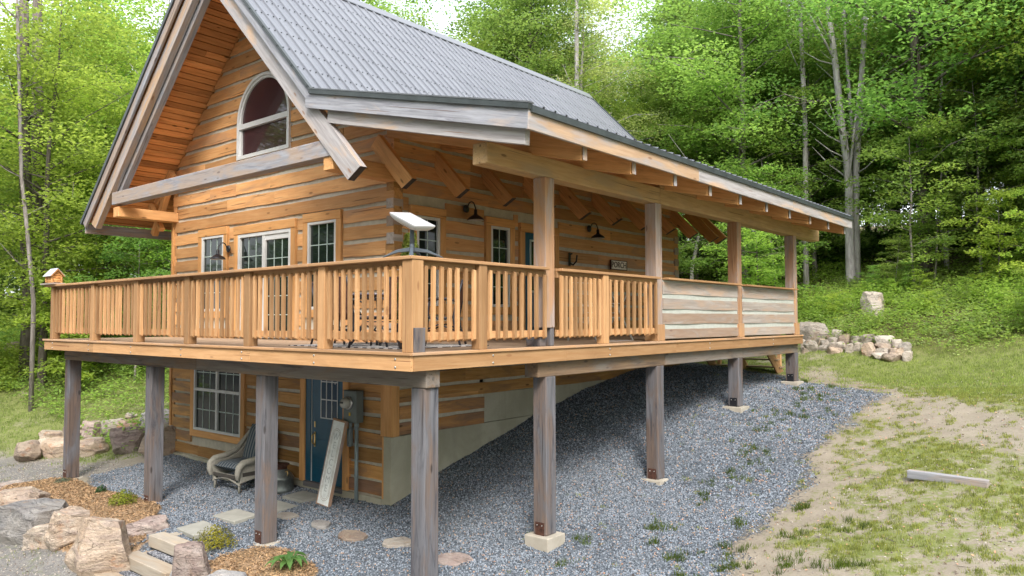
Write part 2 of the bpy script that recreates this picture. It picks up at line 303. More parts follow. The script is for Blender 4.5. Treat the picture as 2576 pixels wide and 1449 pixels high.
def grid_mesh(name,V,nx,ny,mats,attrs={}):
    me=bpy.data.meshes.new(name); me.vertices.add(len(V)); me.vertices.foreach_set('co',V.astype(np.float32).ravel())
    i=np.arange((ny-1)*(nx-1)); r=i//(nx-1); c=i%(nx-1); a=r*nx+c
    F=np.stack([a,a+1,a+nx+1,a+nx],1)
    me.loops.add(F.size); me.loops.foreach_set('vertex_index',F.ravel()); me.polygons.add(len(F))
    me.polygons.foreach_set('loop_start',np.arange(len(F))*4); me.polygons.foreach_set('use_smooth',np.ones(len(F),bool))
    me.update(calc_edges=True)
    for k,v in attrs.items():
        at=me.attributes.new(k,'FLOAT','POINT'); at.data.foreach_set('value',v.astype(np.float32))
    for m in mats: me.materials.append(m)
    return me
ground=link('ground',grid_mesh('ground',np.c_[xf,yf,zf],len(xs),len(ys),[GROUND],dict(gravel=gr_,mulch=mu_,path=pa_,drive=dr_,hill=hi_,grass=ga_)))
tag(ground,kind='structure')
def soup(name,V,nv,mats,tone=None,parent=None,mi=None,smooth=False):
    """V: (n,nv,3) separate polygons"""
    me=bpy.data.meshes.new(name); n=len(V); me.vertices.add(n*nv); me.vertices.foreach_set('co',V.astype(np.float32).ravel())
    me.loops.add(n*nv); me.loops.foreach_set('vertex_index',np.arange(n*nv)); me.polygons.add(n)
    me.polygons.foreach_set('loop_start',np.arange(n)*nv)
    if mi is not None: me.polygons.foreach_set('material_index',mi.astype(np.int32))
    me.update(calc_edges=True)
    if tone is not None:
        at=me.attributes.new('tone','FLOAT','POINT'); at.data.foreach_set('value',np.repeat(tone,nv).astype(np.float32))
    for m in mats: me.materials.append(m)
    return me
# ---------------------------------------------------------------- mesh builder
class MB:
    def __init__(s): s.v=[];s.f=[];s.mi=[];s.gc=[];s.tn=[];s.sm=[]
    def add(s,vs,fs,mi=0,gc=None,tone=None,smooth=False):
        b=len(s.v); tone=rnd.random() if tone is None else tone
        s.v+=[tuple(x) for x in vs]
        s.gc+=[tuple(x) for x in (gc if gc is not None else vs)]; s.tn+=[tone]*len(vs)
        for f in fs: s.f.append([b+i for i in f]); s.mi.append(mi); s.sm.append(smooth)
    def hexa(s,P,along,mi=0,tone=None,faces=None):
        """8 points: bottom 0-3 ccw, top 4-7"""
        a=Vector(along).normalized(); t=Vector((0,0,1)) if abs(a.z)<.9 else Vector((1,0,0)); u=a.cross(t).normalized(); w_=a.cross(u)
        o=(rnd.uniform(-50,50),rnd.uniform(-50,50),rnd.uniform(-50,50))
        g=[(Vector(p).dot(a)+o[0],Vector(p).dot(u)+o[1],Vector(p).dot(w_)+o[2]) for p in P]
        s.add(P,[(3,2,1,0),(4,5,6,7),(0,1,5,4),(1,2,6,5),(2,3,7,6),(3,0,4,7)],mi,g,tone)
    def box(s,x0,x1,y0,y1,z0,z1,ax='x',mi=0,tone=None):
        if x0>x1:x0,x1=x1,x0
        if y0>y1:y0,y1=y1,y0
        if z0>z1:z0,z1=z1,z0
        P=[(x0,y0,z0),(x1,y0,z0),(x1,y1,z0),(x0,y1,z0),(x0,y0,z1),(x1,y0,z1),(x1,y1,z1),(x0,y1,z1)]
        s.hexa(P,{'x':(1,0,0),'y':(0,1,0),'z':(0,0,1)}[ax],mi,tone)
    def bar(s,p0,p1,w,h,up=(0,0,1),mi=0,tone=None,w1=None,h1=None):
        p0=Vector(p0);p1=Vector(p1); a=(p1-p0).normalized(); sd=a.cross(Vector(up)).normalized(); u=sd.cross(a)
        w1=w if w1 is None else w1; h1=h if h1 is None else h1
        sd=-sd; P=[p0-sd*w/2-u*h/2,p1-sd*w1/2-u*h1/2,p1+sd*w1/2-u*h1/2,p0+sd*w/2-u*h/2,p0-sd*w/2+u*h/2,p1-sd*w1/2+u*h1/2,p1+sd*w1/2+u*h1/2,p0+sd*w/2+u*h/2]
        s.hexa(P,a,mi,tone)
    def prism(s,poly,y0,y1,along,mi=0,tone=None,plane='xz'):
        """polygon in xz (or yz) extruded along y (or x)"""
        n=len(poly)
        if plane=='xz': A=[(p[0],y0,p[1]) for p in poly]; B=[(p[0],y1,p[1]) for p in poly]
        elif plane=='yz': A=[(y0,p[0],p[1]) for p in poly]; B=[(y1,p[0],p[1]) for p in poly]
        else: A=[(p[0],p[1],y0) for p in poly]; B=[(p[0],p[1],y1) for p in poly]
        P=A+B; a=Vector(along).normalized(); t=Vector((0,1,0)) if plane=='xz' else (Vector((1,0,0)) if plane=='yz' else Vector((0,0,1)))
        u=a.cross(t).normalized() if abs(a.dot(t))<.99 else Vector((1,0,0)) if plane!='yz' else Vector((0,1,0)); w_=t if abs(a.dot(t))<.99 else a.cross(u)
        o=(rnd.uniform(-50,50),rnd.uniform(-50,50),rnd.uniform(-50,50))
        g=[(Vector(p).dot(a)+o[0],Vector(p).dot(u)+o[1],Vector(p).dot(w_)+o[2]) for p in P]
        s.add(P,[list(range(n)),list(range(2*n-1,n-1,-1))]+[[(i+1)%n,i,n+i,n+(i+1)%n] for i in range(n)],mi,g,tone)
    def tube(s,pts,r,n=8,mi=0,tone=None,smooth=True,cap=True):
        pts=[Vector(p) for p in pts]; r=r if isinstance(r,(list,tuple)) else [r]*len(pts)
        vs=[];prev=None; L=0; g=[]; o=(rnd.uniform(-50,50),rnd.uniform(-50,50))
        for i,p in enumerate(pts):
            d=(pts[min(i+1,len(pts)-1)]-pts[max(i-1,0)]).normalized()
            if prev is None:
                t=Vector((0,0,1)) if abs(d.z)<.9 else Vector((1,0,0)); u=d.cross(t).normalized()
            else: u=(prev-d*prev.dot(d)).normalized()
            prev=u; v=d.cross(u)
            if i: L+=(p-pts[i-1]).length
            for k in range(n):
                a=2*math.pi*k/n; q=u*math.cos(a)+v*math.sin(a); vs.append(p+q*r[i]); g.append((L+o[0],q.x*r[i]*3+o[1],q.y*r[i]*3))
        fs=[]
        for i in range(len(pts)-1):
            for k in range(n): fs.append((i*n+k,i*n+(k+1)%n,(i+1)*n+(k+1)%n,(i+1)*n+k))
        if cap: fs.append(list(range(n-1,-1,-1))); fs.append([(len(pts)-1)*n+k for k in range(n)])
        s.add(vs,fs,mi,g,tone,smooth)
    def lathe(s,c,prof,n=20,mi=0,tone=None,axis=(0,0,1)):
        q=Vector((0,0,1)).rotation_difference(Vector(axis)); vs=[];c=Vector(c)
        for r,z in prof:
            for k in range(n): a=2*math.pi*k/n; vs.append(c+q@Vector((r*math.cos(a),r*math.sin(a),z)))
        fs=[(i*n+k,i*n+(k+1)%n,(i+1)*n+(k+1)%n,(i+1)*n+k) for i in range(len(prof)-1) for k in range(n)]
        fs.append(list(range(n-1,-1,-1))); fs.append([(len(prof)-1)*n+k for k in range(n)])
        s.add(vs,fs,mi,None,tone,True)
    def build(s,name,mats,parent=None,bevel=0.0,seg=1,origin=None):
        if not isinstance(mats,(list,tuple)): mats=[mats]
        me=bpy.data.meshes.new(name); V=s.v
        off=Vector((0,0,0))
        if parent is not None: off=Vector(parent['_o']) if '_o' in parent else Vector((0,0,0))
        if origin is not None: off=Vector(origin)
        me.from_pydata([(x-off.x,y-off.y,z-off.z) for x,y,z in V],[],s.f)
        me.polygons.foreach_set('material_index',np.array(s.mi,dtype=np.int32)); me.polygons.foreach_set('use_smooth',np.array(s.sm,dtype=bool))
        at=me.attributes.new('gc','FLOAT_VECTOR','POINT'); at.data.foreach_set('vector',np.array(s.gc,dtype=np.float32).ravel())
        at=me.attributes.new('tone','FLOAT','POINT'); at.data.foreach_set('value',np.array(s.tn,dtype=np.float32))
        for m in mats: me.materials.append(m)
        me.update()
        o=link(name,me,parent)
        if origin is not None: o.location=off
        if bevel:
            md=o.modifiers.new('bevel','BEVEL'); md.width=bevel; md.segments=seg; md.limit_method='ANGLE'; md.angle_limit=R(40)
        return o
# fix: part offsets (parts keep world coordinates relative to their thing)
def chain(o):
    v=Vector((0,0,0))
    while o is not None: v+=Vector(o.location); o=o.parent
    return v
_b=MB.build
def build(s,name,mats,parent=None,bevel=0.0,seg=1,origin=None,local=False):
    if parent is not None and not local: origin_=chain(parent); o=_b(s,name,mats,parent,bevel,seg,origin_); o.location=(0,0,0); return o
    return _b(s,name,mats,parent,bevel,seg,origin)
MB.build=build
XW,YW,XL,YB=-3.08,2.45,-10.40,12.15          # cabin: right wall, front wall, left wall, back wall
RX,RZ=-6.79,7.25
YR0,YR1=1.06,13.6
def zr(x): return RZ-(x-RX)*1.004
def zl(x): return RZ-(RX-x)*.96
def zp(x): return 3.815-(x+3.37)*.2357
XJ=-3.38
cabin=empty('log_cabin',(-6.74,2.45,-2.6),label='two storey squared log cabin with pale chinking, steep grey metal roof and side porch',cat='cabin')
cc=0
def wavy_log(mb,ax,a0b,a1b,a0t,a1t,z0,z1,face,out,th,tone=None,amp=.0055,mi=0):
    """log running along ax; face = plane coordinate of its outer side, out = outward sign"""
    L=max(a1b-a0b,a1t-a0t)
    if L<.03: return
    n=max(2,int(L/.22)); s1,s2,s3=rnd.uniform(0,9),rnd.uniform(0,9),rnd.uniform(0,9)
    vs=[];gc=[];o=(rnd.uniform(-90,90),rnd.uniform(-90,90),rnd.uniform(-90,90))
    for i in range(n+1):
        f=i/n; ab=a0b+(a1b-a0b)*f; at=a0t+(a1t-a0t)*f
        wb=amp*(math.sin(ab*2.1+s1)+.6*math.sin(ab*5.3+s2)+.5*math.sin(ab*13+s3)); wt=amp*(math.sin(at*1.7+s2)+.6*math.sin(at*4.7+s3)+.5*math.sin(at*11+s1))
        dy=.006*math.sin(ab*3+s3)
        for a,z,c in ((ab,z0+wb,face+dy),(at,z1+wt,face+dy),(at,z1+wt,face-out*th),(ab,z0+wb,face-out*th)):
            vs.append((a,c,z) if ax=='x' else (c,a,z)); gc.append((a+o[0],z+o[1],c+o[2]))
    fs=[]
    for i in range(n):
        b=i*4
        for k in range(4): fs.append((b+k,b+(k+1)%4,b+4+(k+1)%4,b+4+k))
    fs.append((0,3,2,1)); fs.append((n*4,n*4+1,n*4+2,n*4+3))
    mb.add(vs,fs,mi,gc,tone)
def subtract(a0,a1,ops,z0,z1):
    segs=[(a0,a1)]
    for o0,o1,p0,p1 in ops:
        if z1<=p0+.02 or z0>=p1-.02: continue
        ns=[]
        for s0,s1 in segs:
            if o1<=s0 or o0>=s1: ns.append((s0,s1)); continue
            if o0>s0: ns.append((s0,o0))
            if o1<s1: ns.append((o1,s1))
        segs=ns
    return segs
def log_wall(ax,face,out,a0,a1,zb,zt,pitch,gap,ops,mat,lim=None,joints=True,off=0.0):
    mb=MB(); z=zb+off
    while z<zt-.05:
        z0,z1=z,min(z+pitch-gap,zt)
        l0b,l1b,l0t,l1t=a0,a1,a0,a1
        if lim: l0b,l1b=lim(z0,a0,a1); l0t,l1t=lim(z1,a0,a1)
        if l1t-l0t>.08:
            for s0,s1 in subtract(l0b,l1b,ops,z0,z1):
                cuts=[s0]
                if joints:
                    while s1-cuts[-1]>2.6 and rnd.random()<.8: cuts.append(cuts[-1]+rnd.uniform(1.0,2.3))
                cuts.append(s1)
                for c0,c1 in zip(cuts,cuts[1:]):
                    t0=l0t if c0==l0b else c0; t1=l1t if c1==l1b else c1
                    wavy_log(mb,ax,c0,c1-.002*(c1!=s1),t0,t1-.002*(c1!=s1),z0,z1,face,out,.14)
        z+=pitch
    return mb
# ---- front upper wall and gable
def gable(z,a0,a1):
    l=max(a0,RX-(RZ-.16-z)/.96); r=min(a1,RX+(RZ-.16-z)/1.004); return (l,r)
ARCH=(-7.72,-5.96,3.56,4.28)
OPF=[(-9.10-.17,-8.23+.17,.40,2.26),(-7.68-.17,-5.88+.17,-.3,2.24),(-5.36-.17,-4.54+.17,.40,2.26),(-7.74,-5.94,3.52,4.6),(-7.60,-6.08,4.6,4.86),(-7.3,-6.38,4.86,5.16)]
fw=log_wall('x',YW,-1,XL,XW-.001,-.02,6.9,.29,.072,OPF,W_LOG,gable).build('log_wall',W_LOG,cabin)
fw['label']='front wall and gable of squared orange logs'
mb=MB(); zz=[(-.15),(3.2)]
mb.prism([(XL+.02,-.3),(XW-.02,-.3),(XW-.02,3.3),(RX+.02,7.05),(RX-.02,7.05),(XL+.02,3.6)],YW+.03,YW+.14,(1,0,0))
mb.build('chinking',CHINK,fw)
# ---- right side upper wall (under the porch)
OPS=[(2.94-.16,3.48+.16,.45,2.26),(4.80-.16,5.34+.16,.45,2.26),(5.78-.16,6.78+.16,-.3,2.24)]
sw=log_wall('y',XW,1,YW+.005,YB,-.02-.145,3.62,.29,.07,OPS,W_LOG).build('log_wall',W_LOG,cabin)
sw['label']='right side wall of squared logs under the porch roof'
mb=MB(); mb.box(XW-.14,XW-.03,YW+.02,YB-.02,-.3,3.66); mb.build('chinking',CHINK,sw)
# left and back walls
lw=log_wall('y',XL,-1,YW+.005,YB,-2.5,3.4,.29,.068,[],W_LOG).build('log_wall',W_LOG,cabin)
mb=MB(); mb.box(XL+.03,XL+.14,YW+.02,YB-.02,-2.5,3.4); mb.build('chinking',CHINK,lw)
bw=log_wall('x',YB,1,XL,XW,-1.0,6.9,.29,.068,[],W_LOG,gable).build('log_wall',W_LOG,cabin)
mb=MB(); mb.prism([(XL+.02,-1.2),(XW-.02,-1.2),(XW-.02,3.3),(RX+.02,7.05),(RX-.02,7.05),(XL+.02,3.6)],YB-.14,YB-.03,(1,0,0)); mb.build('chinking',CHINK,bw)
# corner log ends showing at the notched corner
z=-.165
for k in range(19):
    z=-.165+.145*k; mb=MB()
    if k%2==0: mb.box(XW-.155-rnd.uniform(0,.02),XW+.012,YW-.014,YW+.2,z+.012,z+.012+rnd.uniform(.15,.2),'y')
    else: mb.box(XW-.2,XW+.016,YW+.002,YW+.17+rnd.uniform(0,.02),z+.02,z+.02+rnd.uniform(.16,.2),'x')
    mb.build('log_end',rnd.choice([W_LOWLOG,W_PANEL,W_LOWLOG]),cabin,.006)
    if k%2:
        mb=MB(); mb.box(XW-.2,XW+.016,YB-.19,YB+.02,z+.02,z+.2,'x'); mb.build('log_end',W_PANEL,cabin,.006)
# ---- lower storey
OPL=[(-9.34-.15,-7.51+.15,-2.06,-.1),(-5.40-.06,-4.30+.14,-2.62,-.1)]
lf=log_wall('x',YW,-1,XL+.06,-3.27,-2.47,-.16,.262,.058,OPL,W_LOWLOG,joints=True).build('log_wall',W_LOWLOG,cabin)
lf['label']='lower storey front wall of patchy brown logs behind the posts'
mb=MB(); mb.box(XL+.03,XW-.05,YW+.03,YW+.14,-2.6,-.1); mb.build('chinking',CHINK,lf)
ls=log_wall('y',XW+.03,1,YW+.12,4.60,-1.49,-.9,.262,.058,[],W_LOWLOG,joints=False)
z=-.9
ls2=log_wall('y',XW+.03,1,YW+.12,YB,-.966,-.16,.262,.058,[],W_LOWLOG)
ls.v and None
b0=len(ls.v); ls.v+=ls2.v; ls.gc+=ls2.gc; ls.tn+=ls2.tn; ls.mi+=ls2.mi; ls.sm+=ls2.sm; ls.f+=[[b0+i for i in f] for f in ls2.f]
lso=ls.build('log_wall',W_LOWLOG,cabin); lso['label']='lower side logs above the concrete foundation'
mb=MB(); mb.box(XW-.09,XW+.008,YW+.13,4.59,-1.48,-.5); mb.box(XW-.09,XW+.008,4.5,YB-.02,-.955,-.12); mb.build('chinking',CHINK,lso)
mb=MB(); mb.prism([(YW-.03,-3.0),(YW-.03,-1.50),(YB,-1.50),(YB,-3.0)],XW-.22,XW-.002,(0,1,0),plane='yz')
mb.box(XW-.2,XW-.003,4.6,YB,-1.49,-.97); mb.box(XL,XW-.222,YW-.035,YW+.1,-3.0,-2.50); mb.box(XL,XL+.2,YW+.1,YB,-3,-2.5)
mb.build('foundation',CONC,cabin,.006)
mb=MB(); mb.box(XW-.24,XW+.035,YW-.05,YW+.12,-1.497,-.18,'z'); mb.box(-3.30,-3.255,YW-.035,YW+.1,-2.50,-1.50,'z',tone=.1); mb.build('corner_post',W_TRIM,cabin,.008)
mb=MB(); mb.box(XL-.03,XL+.055,YW-.03,YW+.12,-1.3,2.6,'z'); mb.box(XL-.02,XL+.058,YW-.02,YW+.12,-2.5,-1.31,'z',tone=.2); mb.build('corner_board',W_TRIM,cabin,.006)
# ---- windows. local frame: a = along wall, o = outwards, z = up
class FR:
    def __init__(s,ax,face,out): s.ax,s.face,s.out=ax,face,out
    def box(s,mb,a0,a1,o0,o1,z0,z1,grain='a',mi=0,tone=None):
        c0,c1=s.face+s.out*o0,s.face+s.out*o1
        g={'a':s.ax,'z':'z'}[grain]
        if s.ax=='x': mb.box(a0,a1,c0,c1,z0,z1,g,mi,tone)
        else: mb.box(c0,c1,a0,a1,z0,z1,g,mi,tone)
def window(F,a0,a1,z0,z1,cols=3,rows=2,trim=.14,head=.16,sashes=1,split=None,label=None,trimmat=W_TRIM,lowcols=True):
    fw_=.05; mb=MB()
    F.box(mb,a0,a0+fw_,-.02,.03,z0,z1,'z'); F.box(mb,a1-fw_,a1,-.02,.03,z0,z1,'z'); F.box(mb,a0+fw_,a1-fw_,-.02,.03,z1-fw_,z1); F.box(mb,a0+fw_,a1-fw_,-.02,.034,z0,z0+fw_)
    if sashes==2: m=(a0+a1)/2; F.box(mb,m-.035,m+.035,-.02,.028,z0+fw_,z1-fw_,'z')
    if split: F.box(mb,a0+fw_,a1-fw_,-.02,.024,split-.03,split+.03)
    wo=mb.build('window',WHITE,cabin,.004)
    if label: wo['label']=label
    mb=MB(); F.box(mb,a0+fw_-.005,a1-fw_+.005,-.026,-.014,z0+fw_-.005,z1-fw_+.005); mb.build('pane',GLASS,wo)
    mb=MB(); spans=[(a0+fw_,a1-fw_)] if sashes==1 else [(a0+fw_,(a0+a1)/2-.035),((a0+a1)/2+.035,a1-fw_)]
    zs=[(z0+fw_,z1-fw_)] if not split else [(split+.03,z1-fw_),(z0+fw_,split-.03)]
    for s0,s1 in spans:
        for q0,q1 in zs:
            for i in range(1,cols): a=s0+(s1-s0)*i/cols; F.box(mb,a-.008,a+.008,-.014,-.006,q0,q1,'z')
            for i in range(1,rows): z=q0+(q1-q0)*i/rows; F.box(mb,s0,s1,-.0135,-.0055,z-.008,z+.008)
    mb.build('muntin',MUNTIN,wo)
    mb=MB()
    F.box(mb,a0-trim,a0-.004,-.06,.035,z0-.14,z1,'z'); F.box(mb,a1+.004,a1+trim,-.06,.035,z0-.14,z1,'z'); F.box(mb,a0-trim,a1+trim,-.06,.042,z1+.003,z1+head); F.box(mb,a0-.002,a1+.002,-.06,.04,z0-.14,z0-.004)
    mb.build('trim',trimmat,wo,.006)
    return wo
FF=FR('x',YW,-1); FS=FR('y',XW,1)
window(FF,-9.10,-8.23,.55,2.11,3,2,split=1.30,label='narrow window left of the sliding door')
window(FF,-5.36,-4.54,.55,2.11,3,2,split=1.30,label='window between the sliding door and the corner')
window(FS,2.94,3.48,.60,2.10,2,2,split=1.33,label='side window nearest the cabin corner')
window(FS,4.80,5.34,.60,2.10,2,2,split=1.33,label='side window left of the porch door')
window(FF,-9.34,-7.51,-1.93,-.34,3,2,sashes=2,split=-1.08,label='double hung window on the lower storey behind the wicker chair')
# sliding door
a0,a1,z0,z1=-7.68,-5.88,.03,2.06; mb=MB(); m=(a0+a1)/2
FF.box(mb,a0,a0+.07,-.03,.03,z0,z1,'z'); FF.box(mb,a1-.07,a1,-.03,.03,z0,z1,'z'); FF.box(mb,a0+.07,a1-.07,-.03,.03,z1-.07,z1); FF.box(mb,a0+.07,a1-.07,-.03,.035,z0,z0+.08); FF.box(mb,m-.05,m+.05,-.03,.022,z0+.08,z1-.07,'z')
FF.box(mb,m+.05,a1-.07,-.03,.01,z1-.17,z1-.07)
sd=mb.build('sliding_door',WHITE,cabin,.004)
mb=MB(); FF.box(mb,a0+.06,a1-.06,-.03,-.022,z0+.07,z1-.06); mb.build('pane',GLASS,sd)
mb=MB()
for s0,s1,q1 in ((a0+.07,m-.05,z1-.07),(m+.05,a1-.07,z1-.17)):
    for i in (1,2): a=s0+(s1-s0)*i/3; FF.box(mb,a-.008,a+.008,-.022,-.013,z0+.08,q1,'z')
    for i in range(1,5): z=z0+.08+(q1-z0-.08)*i/5; FF.box(mb,s0,s1,-.0215,-.0125,z-.008,z+.008)
mb.build('muntin',MUNTIN,sd)
mb=MB(); FF.box(mb,a0-.15,a0-.004,-.06,.035,z0,z1,'z'); FF.box(mb,a1+.004,a1+.15,-.06,.035,z0,z1,'z'); FF.box(mb,a0-.15,a1+.15,-.06,.045,z1+.003,z1+.17); mb.build('trim',W_TRIM,sd,.006)
# porch door on the side wall
a0,a1=5.80,6.76; mb=MB(); FS.box(mb,a0,a1,-.06,-.01,.02,2.07,'z'); pd=mb.build('door',BLUED,cabin,.004); pd['label']='dark blue porch door'
mb=MB(); FS.box(mb,a0+.22,a1-.22,-.012,-.004,.95,1.9); mb.build('pane',GLASS,pd)
mb=MB(); FS.box(mb,a0+.18,a0+.22,-.012,.004,.9,1.94,'z'); FS.box(mb,a1-.22,a1-.18,-.012,.004,.9,1.94,'z'); FS.box(mb,a0+.22,a1-.22,-.012,.004,1.9,1.94); FS.box(mb,a0+.22,a1-.22,-.012,.004,.9,.94); FS.box(mb,(a0+a1)/2-.008,(a0+a1)/2+.008,-.004,.003,.94,1.9,'z'); FS.box(mb,a0+.22,a1-.22,-.004,.002,1.42,1.436); mb.build('muntin',MUNTIN,pd)
mb=MB(); FS.box(mb,a0-.15,a0-.004,-.06,.035,0.005,2.07,'z'); FS.box(mb,a1+.004,a1+.15,-.06,.035,0.005,2.07,'z'); FS.box(mb,a0-.15,a1+.15,-.06,.045,2.073,2.24); mb.build('trim',W_TRIM,pd,.006)
# lower blue entry door
a0,a1,z0,z1=-5.22,-4.36,-2.47,-.40; mb=MB(); FF.box(mb,a0,a1,-.06,-.012,z0,z1,'z')
FF.box(mb,a0+.14,a1-.14,-.012,-.004,z0+.25,z0+.75,'z')
bd=mb.build('door',BLUED,cabin,.004); bd['label']='blue lower door with divided glass in its upper half'
mb=MB(); FF.box(mb,a0-.16,a0-.02,-.10,.012,z0,z1+.1,'z'); FF.box(mb,a1+.01,a1+.05,-.10,.012,z0,z1+.1,'z'); mb.build('door_jamb',BLUED,bd,.003)
mb=MB(); FF.box(mb,a0-.018,a0-.004,-.06,-.005,z0,z1,'z'); mb.build('weatherstrip',WHITE,bd)
mb=MB(); FF.box(mb,a0+.27,a1-.13,-.0115,-.0035,-1.35,-.5); mb.build('pane',glass('door_glass',(.02,.05,.09),.08),bd)
mb=MB()
for i in range(0,4):
    a=a0+.27+(a1-.13-a0-.27)*i/3; FF.box(mb,a-.009,a+.009,-.004,.004,-1.35,-.5,'z',tone=.5)
for z in (-1.34,-1.02,-.71): FF.box(mb,a0+.27,a1-.13,-.0035,.0045,z-.009,z+.009)
mb.build('muntin',WHITE,bd)
mb=MB(); x=a0+.09; y=YW+.012
mb.box(x-.018,x+.018,y-.012,y,-1.52,-1.42,'z'); mb.box(x-.018,x+.018,y-.012,y,-1.86,-1.60,'z'); mb.tube([(x,y-.01,-1.62),(x-.01,y-.06,-1.66),(x-.01,y-.06,-1.78),(x,y-.01,-1.83)],.012,6); mb.build('handle',BRASS,bd)
mb=MB(); FF.box(mb,a0-.31,a0-.165,-.05,.04,z0-.02,-.15,'z'); FF.box(mb,a1+.055,a1+.20,-.05,.04,z0-.02,-.15,'z'); mb.build('trim',W_TRIM,bd,.006)
mb=MB(); mb.box(a0-.16,a1+.06,YW-.06,YW+.2,z0-.09,z0-.002); mb.build('door_sill',W_POST,bd,.006)
mb=MB(); mb.tube([(-4.57,YW+.03,-.62),(-4.60,YW+.01,-.70),(-4.56,YW+.0,-.74),(-4.53,YW+.01,-.69)],.008,6); mb.build('hook',WHITE,bd)
# arched window
ax0,ax1,az0,azs=-7.74,-5.94,3.56,4.26; acx=(ax0+ax1)/2; rad=(ax1-ax0)/2
def arc(r,n=24,z=azs): return [(acx+r*math.cos(math.pi*i/n),z+r*math.sin(math.pi*i/n)) for i in range(n+1)]
mb=MB(); FF.box(mb,ax0,ax0+.07,-.03,.05,az0,azs,'z'); FF.box(mb,ax1-.07,ax1,-.03,.05,az0,azs,'z'); FF.box(mb,ax0+.07,ax1-.07,-.03,.05,az0,az0+.07); FF.box(mb,ax0+.07,ax1-.07,-.03,.045,azs-.10,azs-.0)
o_,i_=arc(rad),arc(rad-.055)
for k in range(24): mb.prism([i_[k],o_[k],o_[k+1],i_[k+1]],YW-.05,YW+.03,(1,0,0),tone=.5)
aw=mb.build('arched_window',WHITE,cabin)
mb=MB(); mb.prism([(ax0+.06,az0+.06),(ax1-.06,az0+.06)]+arc(rad-.07),YW+.018,YW+.028,(1,0,0)); mb.build('pane',GLASSG,aw)
mb=MB(); o2,i2=arc(rad-.055),arc(rad-.10)
for k in range(24): mb.prism([i2[k],o2[k],o2[k+1],i2[k+1]],YW-.02,YW+.018,(1,0,0),tone=.5)
FF.box(mb,ax0+.07,ax0+.12,-.02,.02,az0+.07,azs-.1,'z'); FF.box(mb,ax1-.12,ax1-.07,-.02,.02,az0+.07,azs-.1,'z'); mb.build('sash',WHITE,aw)
# ---- roof
def ribbed(mb,pa,pb,y0,y1,pitch=.228,h=.023):
    ax,az=pa; bx,bz=pb; L=math.hypot(bx-ax,bz-az); nx,nz=-(bz-az)/L,(bx-ax)/L
    if nz<0: nx,nz=-nx,-nz
    prof=[]; y=y0
    while y<y1-.01:
        e=min(y+pitch,y1)
        for dy,hh in ((0,0),(.008,1),(.034,1),(.042,0),(.13,0),(.134,.12),(.146,.12),(.15,0)):
            if y+dy<e: prof.append((y+dy,hh*h))
        y=e
    prof.append((y1,0)); n=len(prof); vs=[];gc=[]
    K=6
    for k in range(K+1):
        t=k/K
        for y,hh in prof: vs.append((ax+(bx-ax)*t+nx*hh,y,az+(bz-az)*t+nz*hh)); gc.append((t*L,y,hh))
    fs=[(k*n+i,k*n+i+1,(k+1)*n+i+1,(k+1)*n+i) for k in range(K) for i in range(n-1)]
    if bx<ax: fs=[f[::-1] for f in fs]
    mb.add(vs,fs,0,gc,.5)
mb=MB(); ribbed(mb,(RX,RZ),(XJ,zr(XJ)),YR0,YR1); ribbed(mb,(RX,RZ),(-11.72,2.517),YR0,YR1); ribbed(mb,(XJ+.004,zr(XJ)-.004),(.83,zp(.83)),YR0,YR1)
roof=mb.build('roof',ROOF,cabin)
# screws on the steep slope
mb=MB()
for j in range(58):
    y=YR0+.023+.228*j
    if y>YR1: break
    for k in range(9):
        t=.04+k*.118; x=RX+(XJ-RX)*t; z=RZ+(zr(XJ)-RZ)*t
        for dy in (-.06,.06):
            mb.box(x-.006,x+.016,y+dy-.009,y+dy+.009,z-.0,z+.010)
mb.build('roof_screw',FLASH,roof)
mb=MB(); mb.prism([(RX-.17,RZ-.14),(RX,RZ+.045),(RX+.17,RZ-.145),(RX+.17,RZ-.125),(RX,RZ+.065),(RX-.17,RZ-.12)],YR0-.01,YR1+.01,(0,1,0)); mb.build('ridge_cap',ROOF,roof)
# roof deck (solid) under the metal
def slab(mb,pa,pb,t0,t1,y0,y1,mi=0,al=(0,1,0),tone=None):
    ax,az=pa;bx,bz=pb; L=math.hypot(bx-ax,bz-az); nx,nz=(bz-az)/L,-(bx-ax)/L
    if nz>0: nx,nz=-nx,-nz
    mb.prism([(ax+nx*t0,az+nz*t0),(bx+nx*t0,bz+nz*t0),(bx+nx*t1,bz+nz*t1),(ax+nx*t1,az+nz*t1)],y0,y1,al,mi,tone)
A,Bj,Cp,Dl=(RX,RZ),(XJ,zr(XJ)),(.80,zp(.80)),(-11.70,zl(-11.70))
def pt(P,Q,t): return (P[0]+(Q[0]-P[0])*t,P[1]+(Q[1]-P[1])*t)
mb=MB()
slab(mb,pt(A,Bj,.03),Bj,.012,.06,YR0+.06,YR1-.06); slab(mb,pt(A,Dl,.03),pt(A,Dl,.995),.012,.06,YR0+.06,YR1-.06); slab(mb,Bj,pt(Bj,Cp,.98),.012,.06,YR0+.06,YR1-.06)
mb.build('roof_deck',W_SOFFIT,cabin)
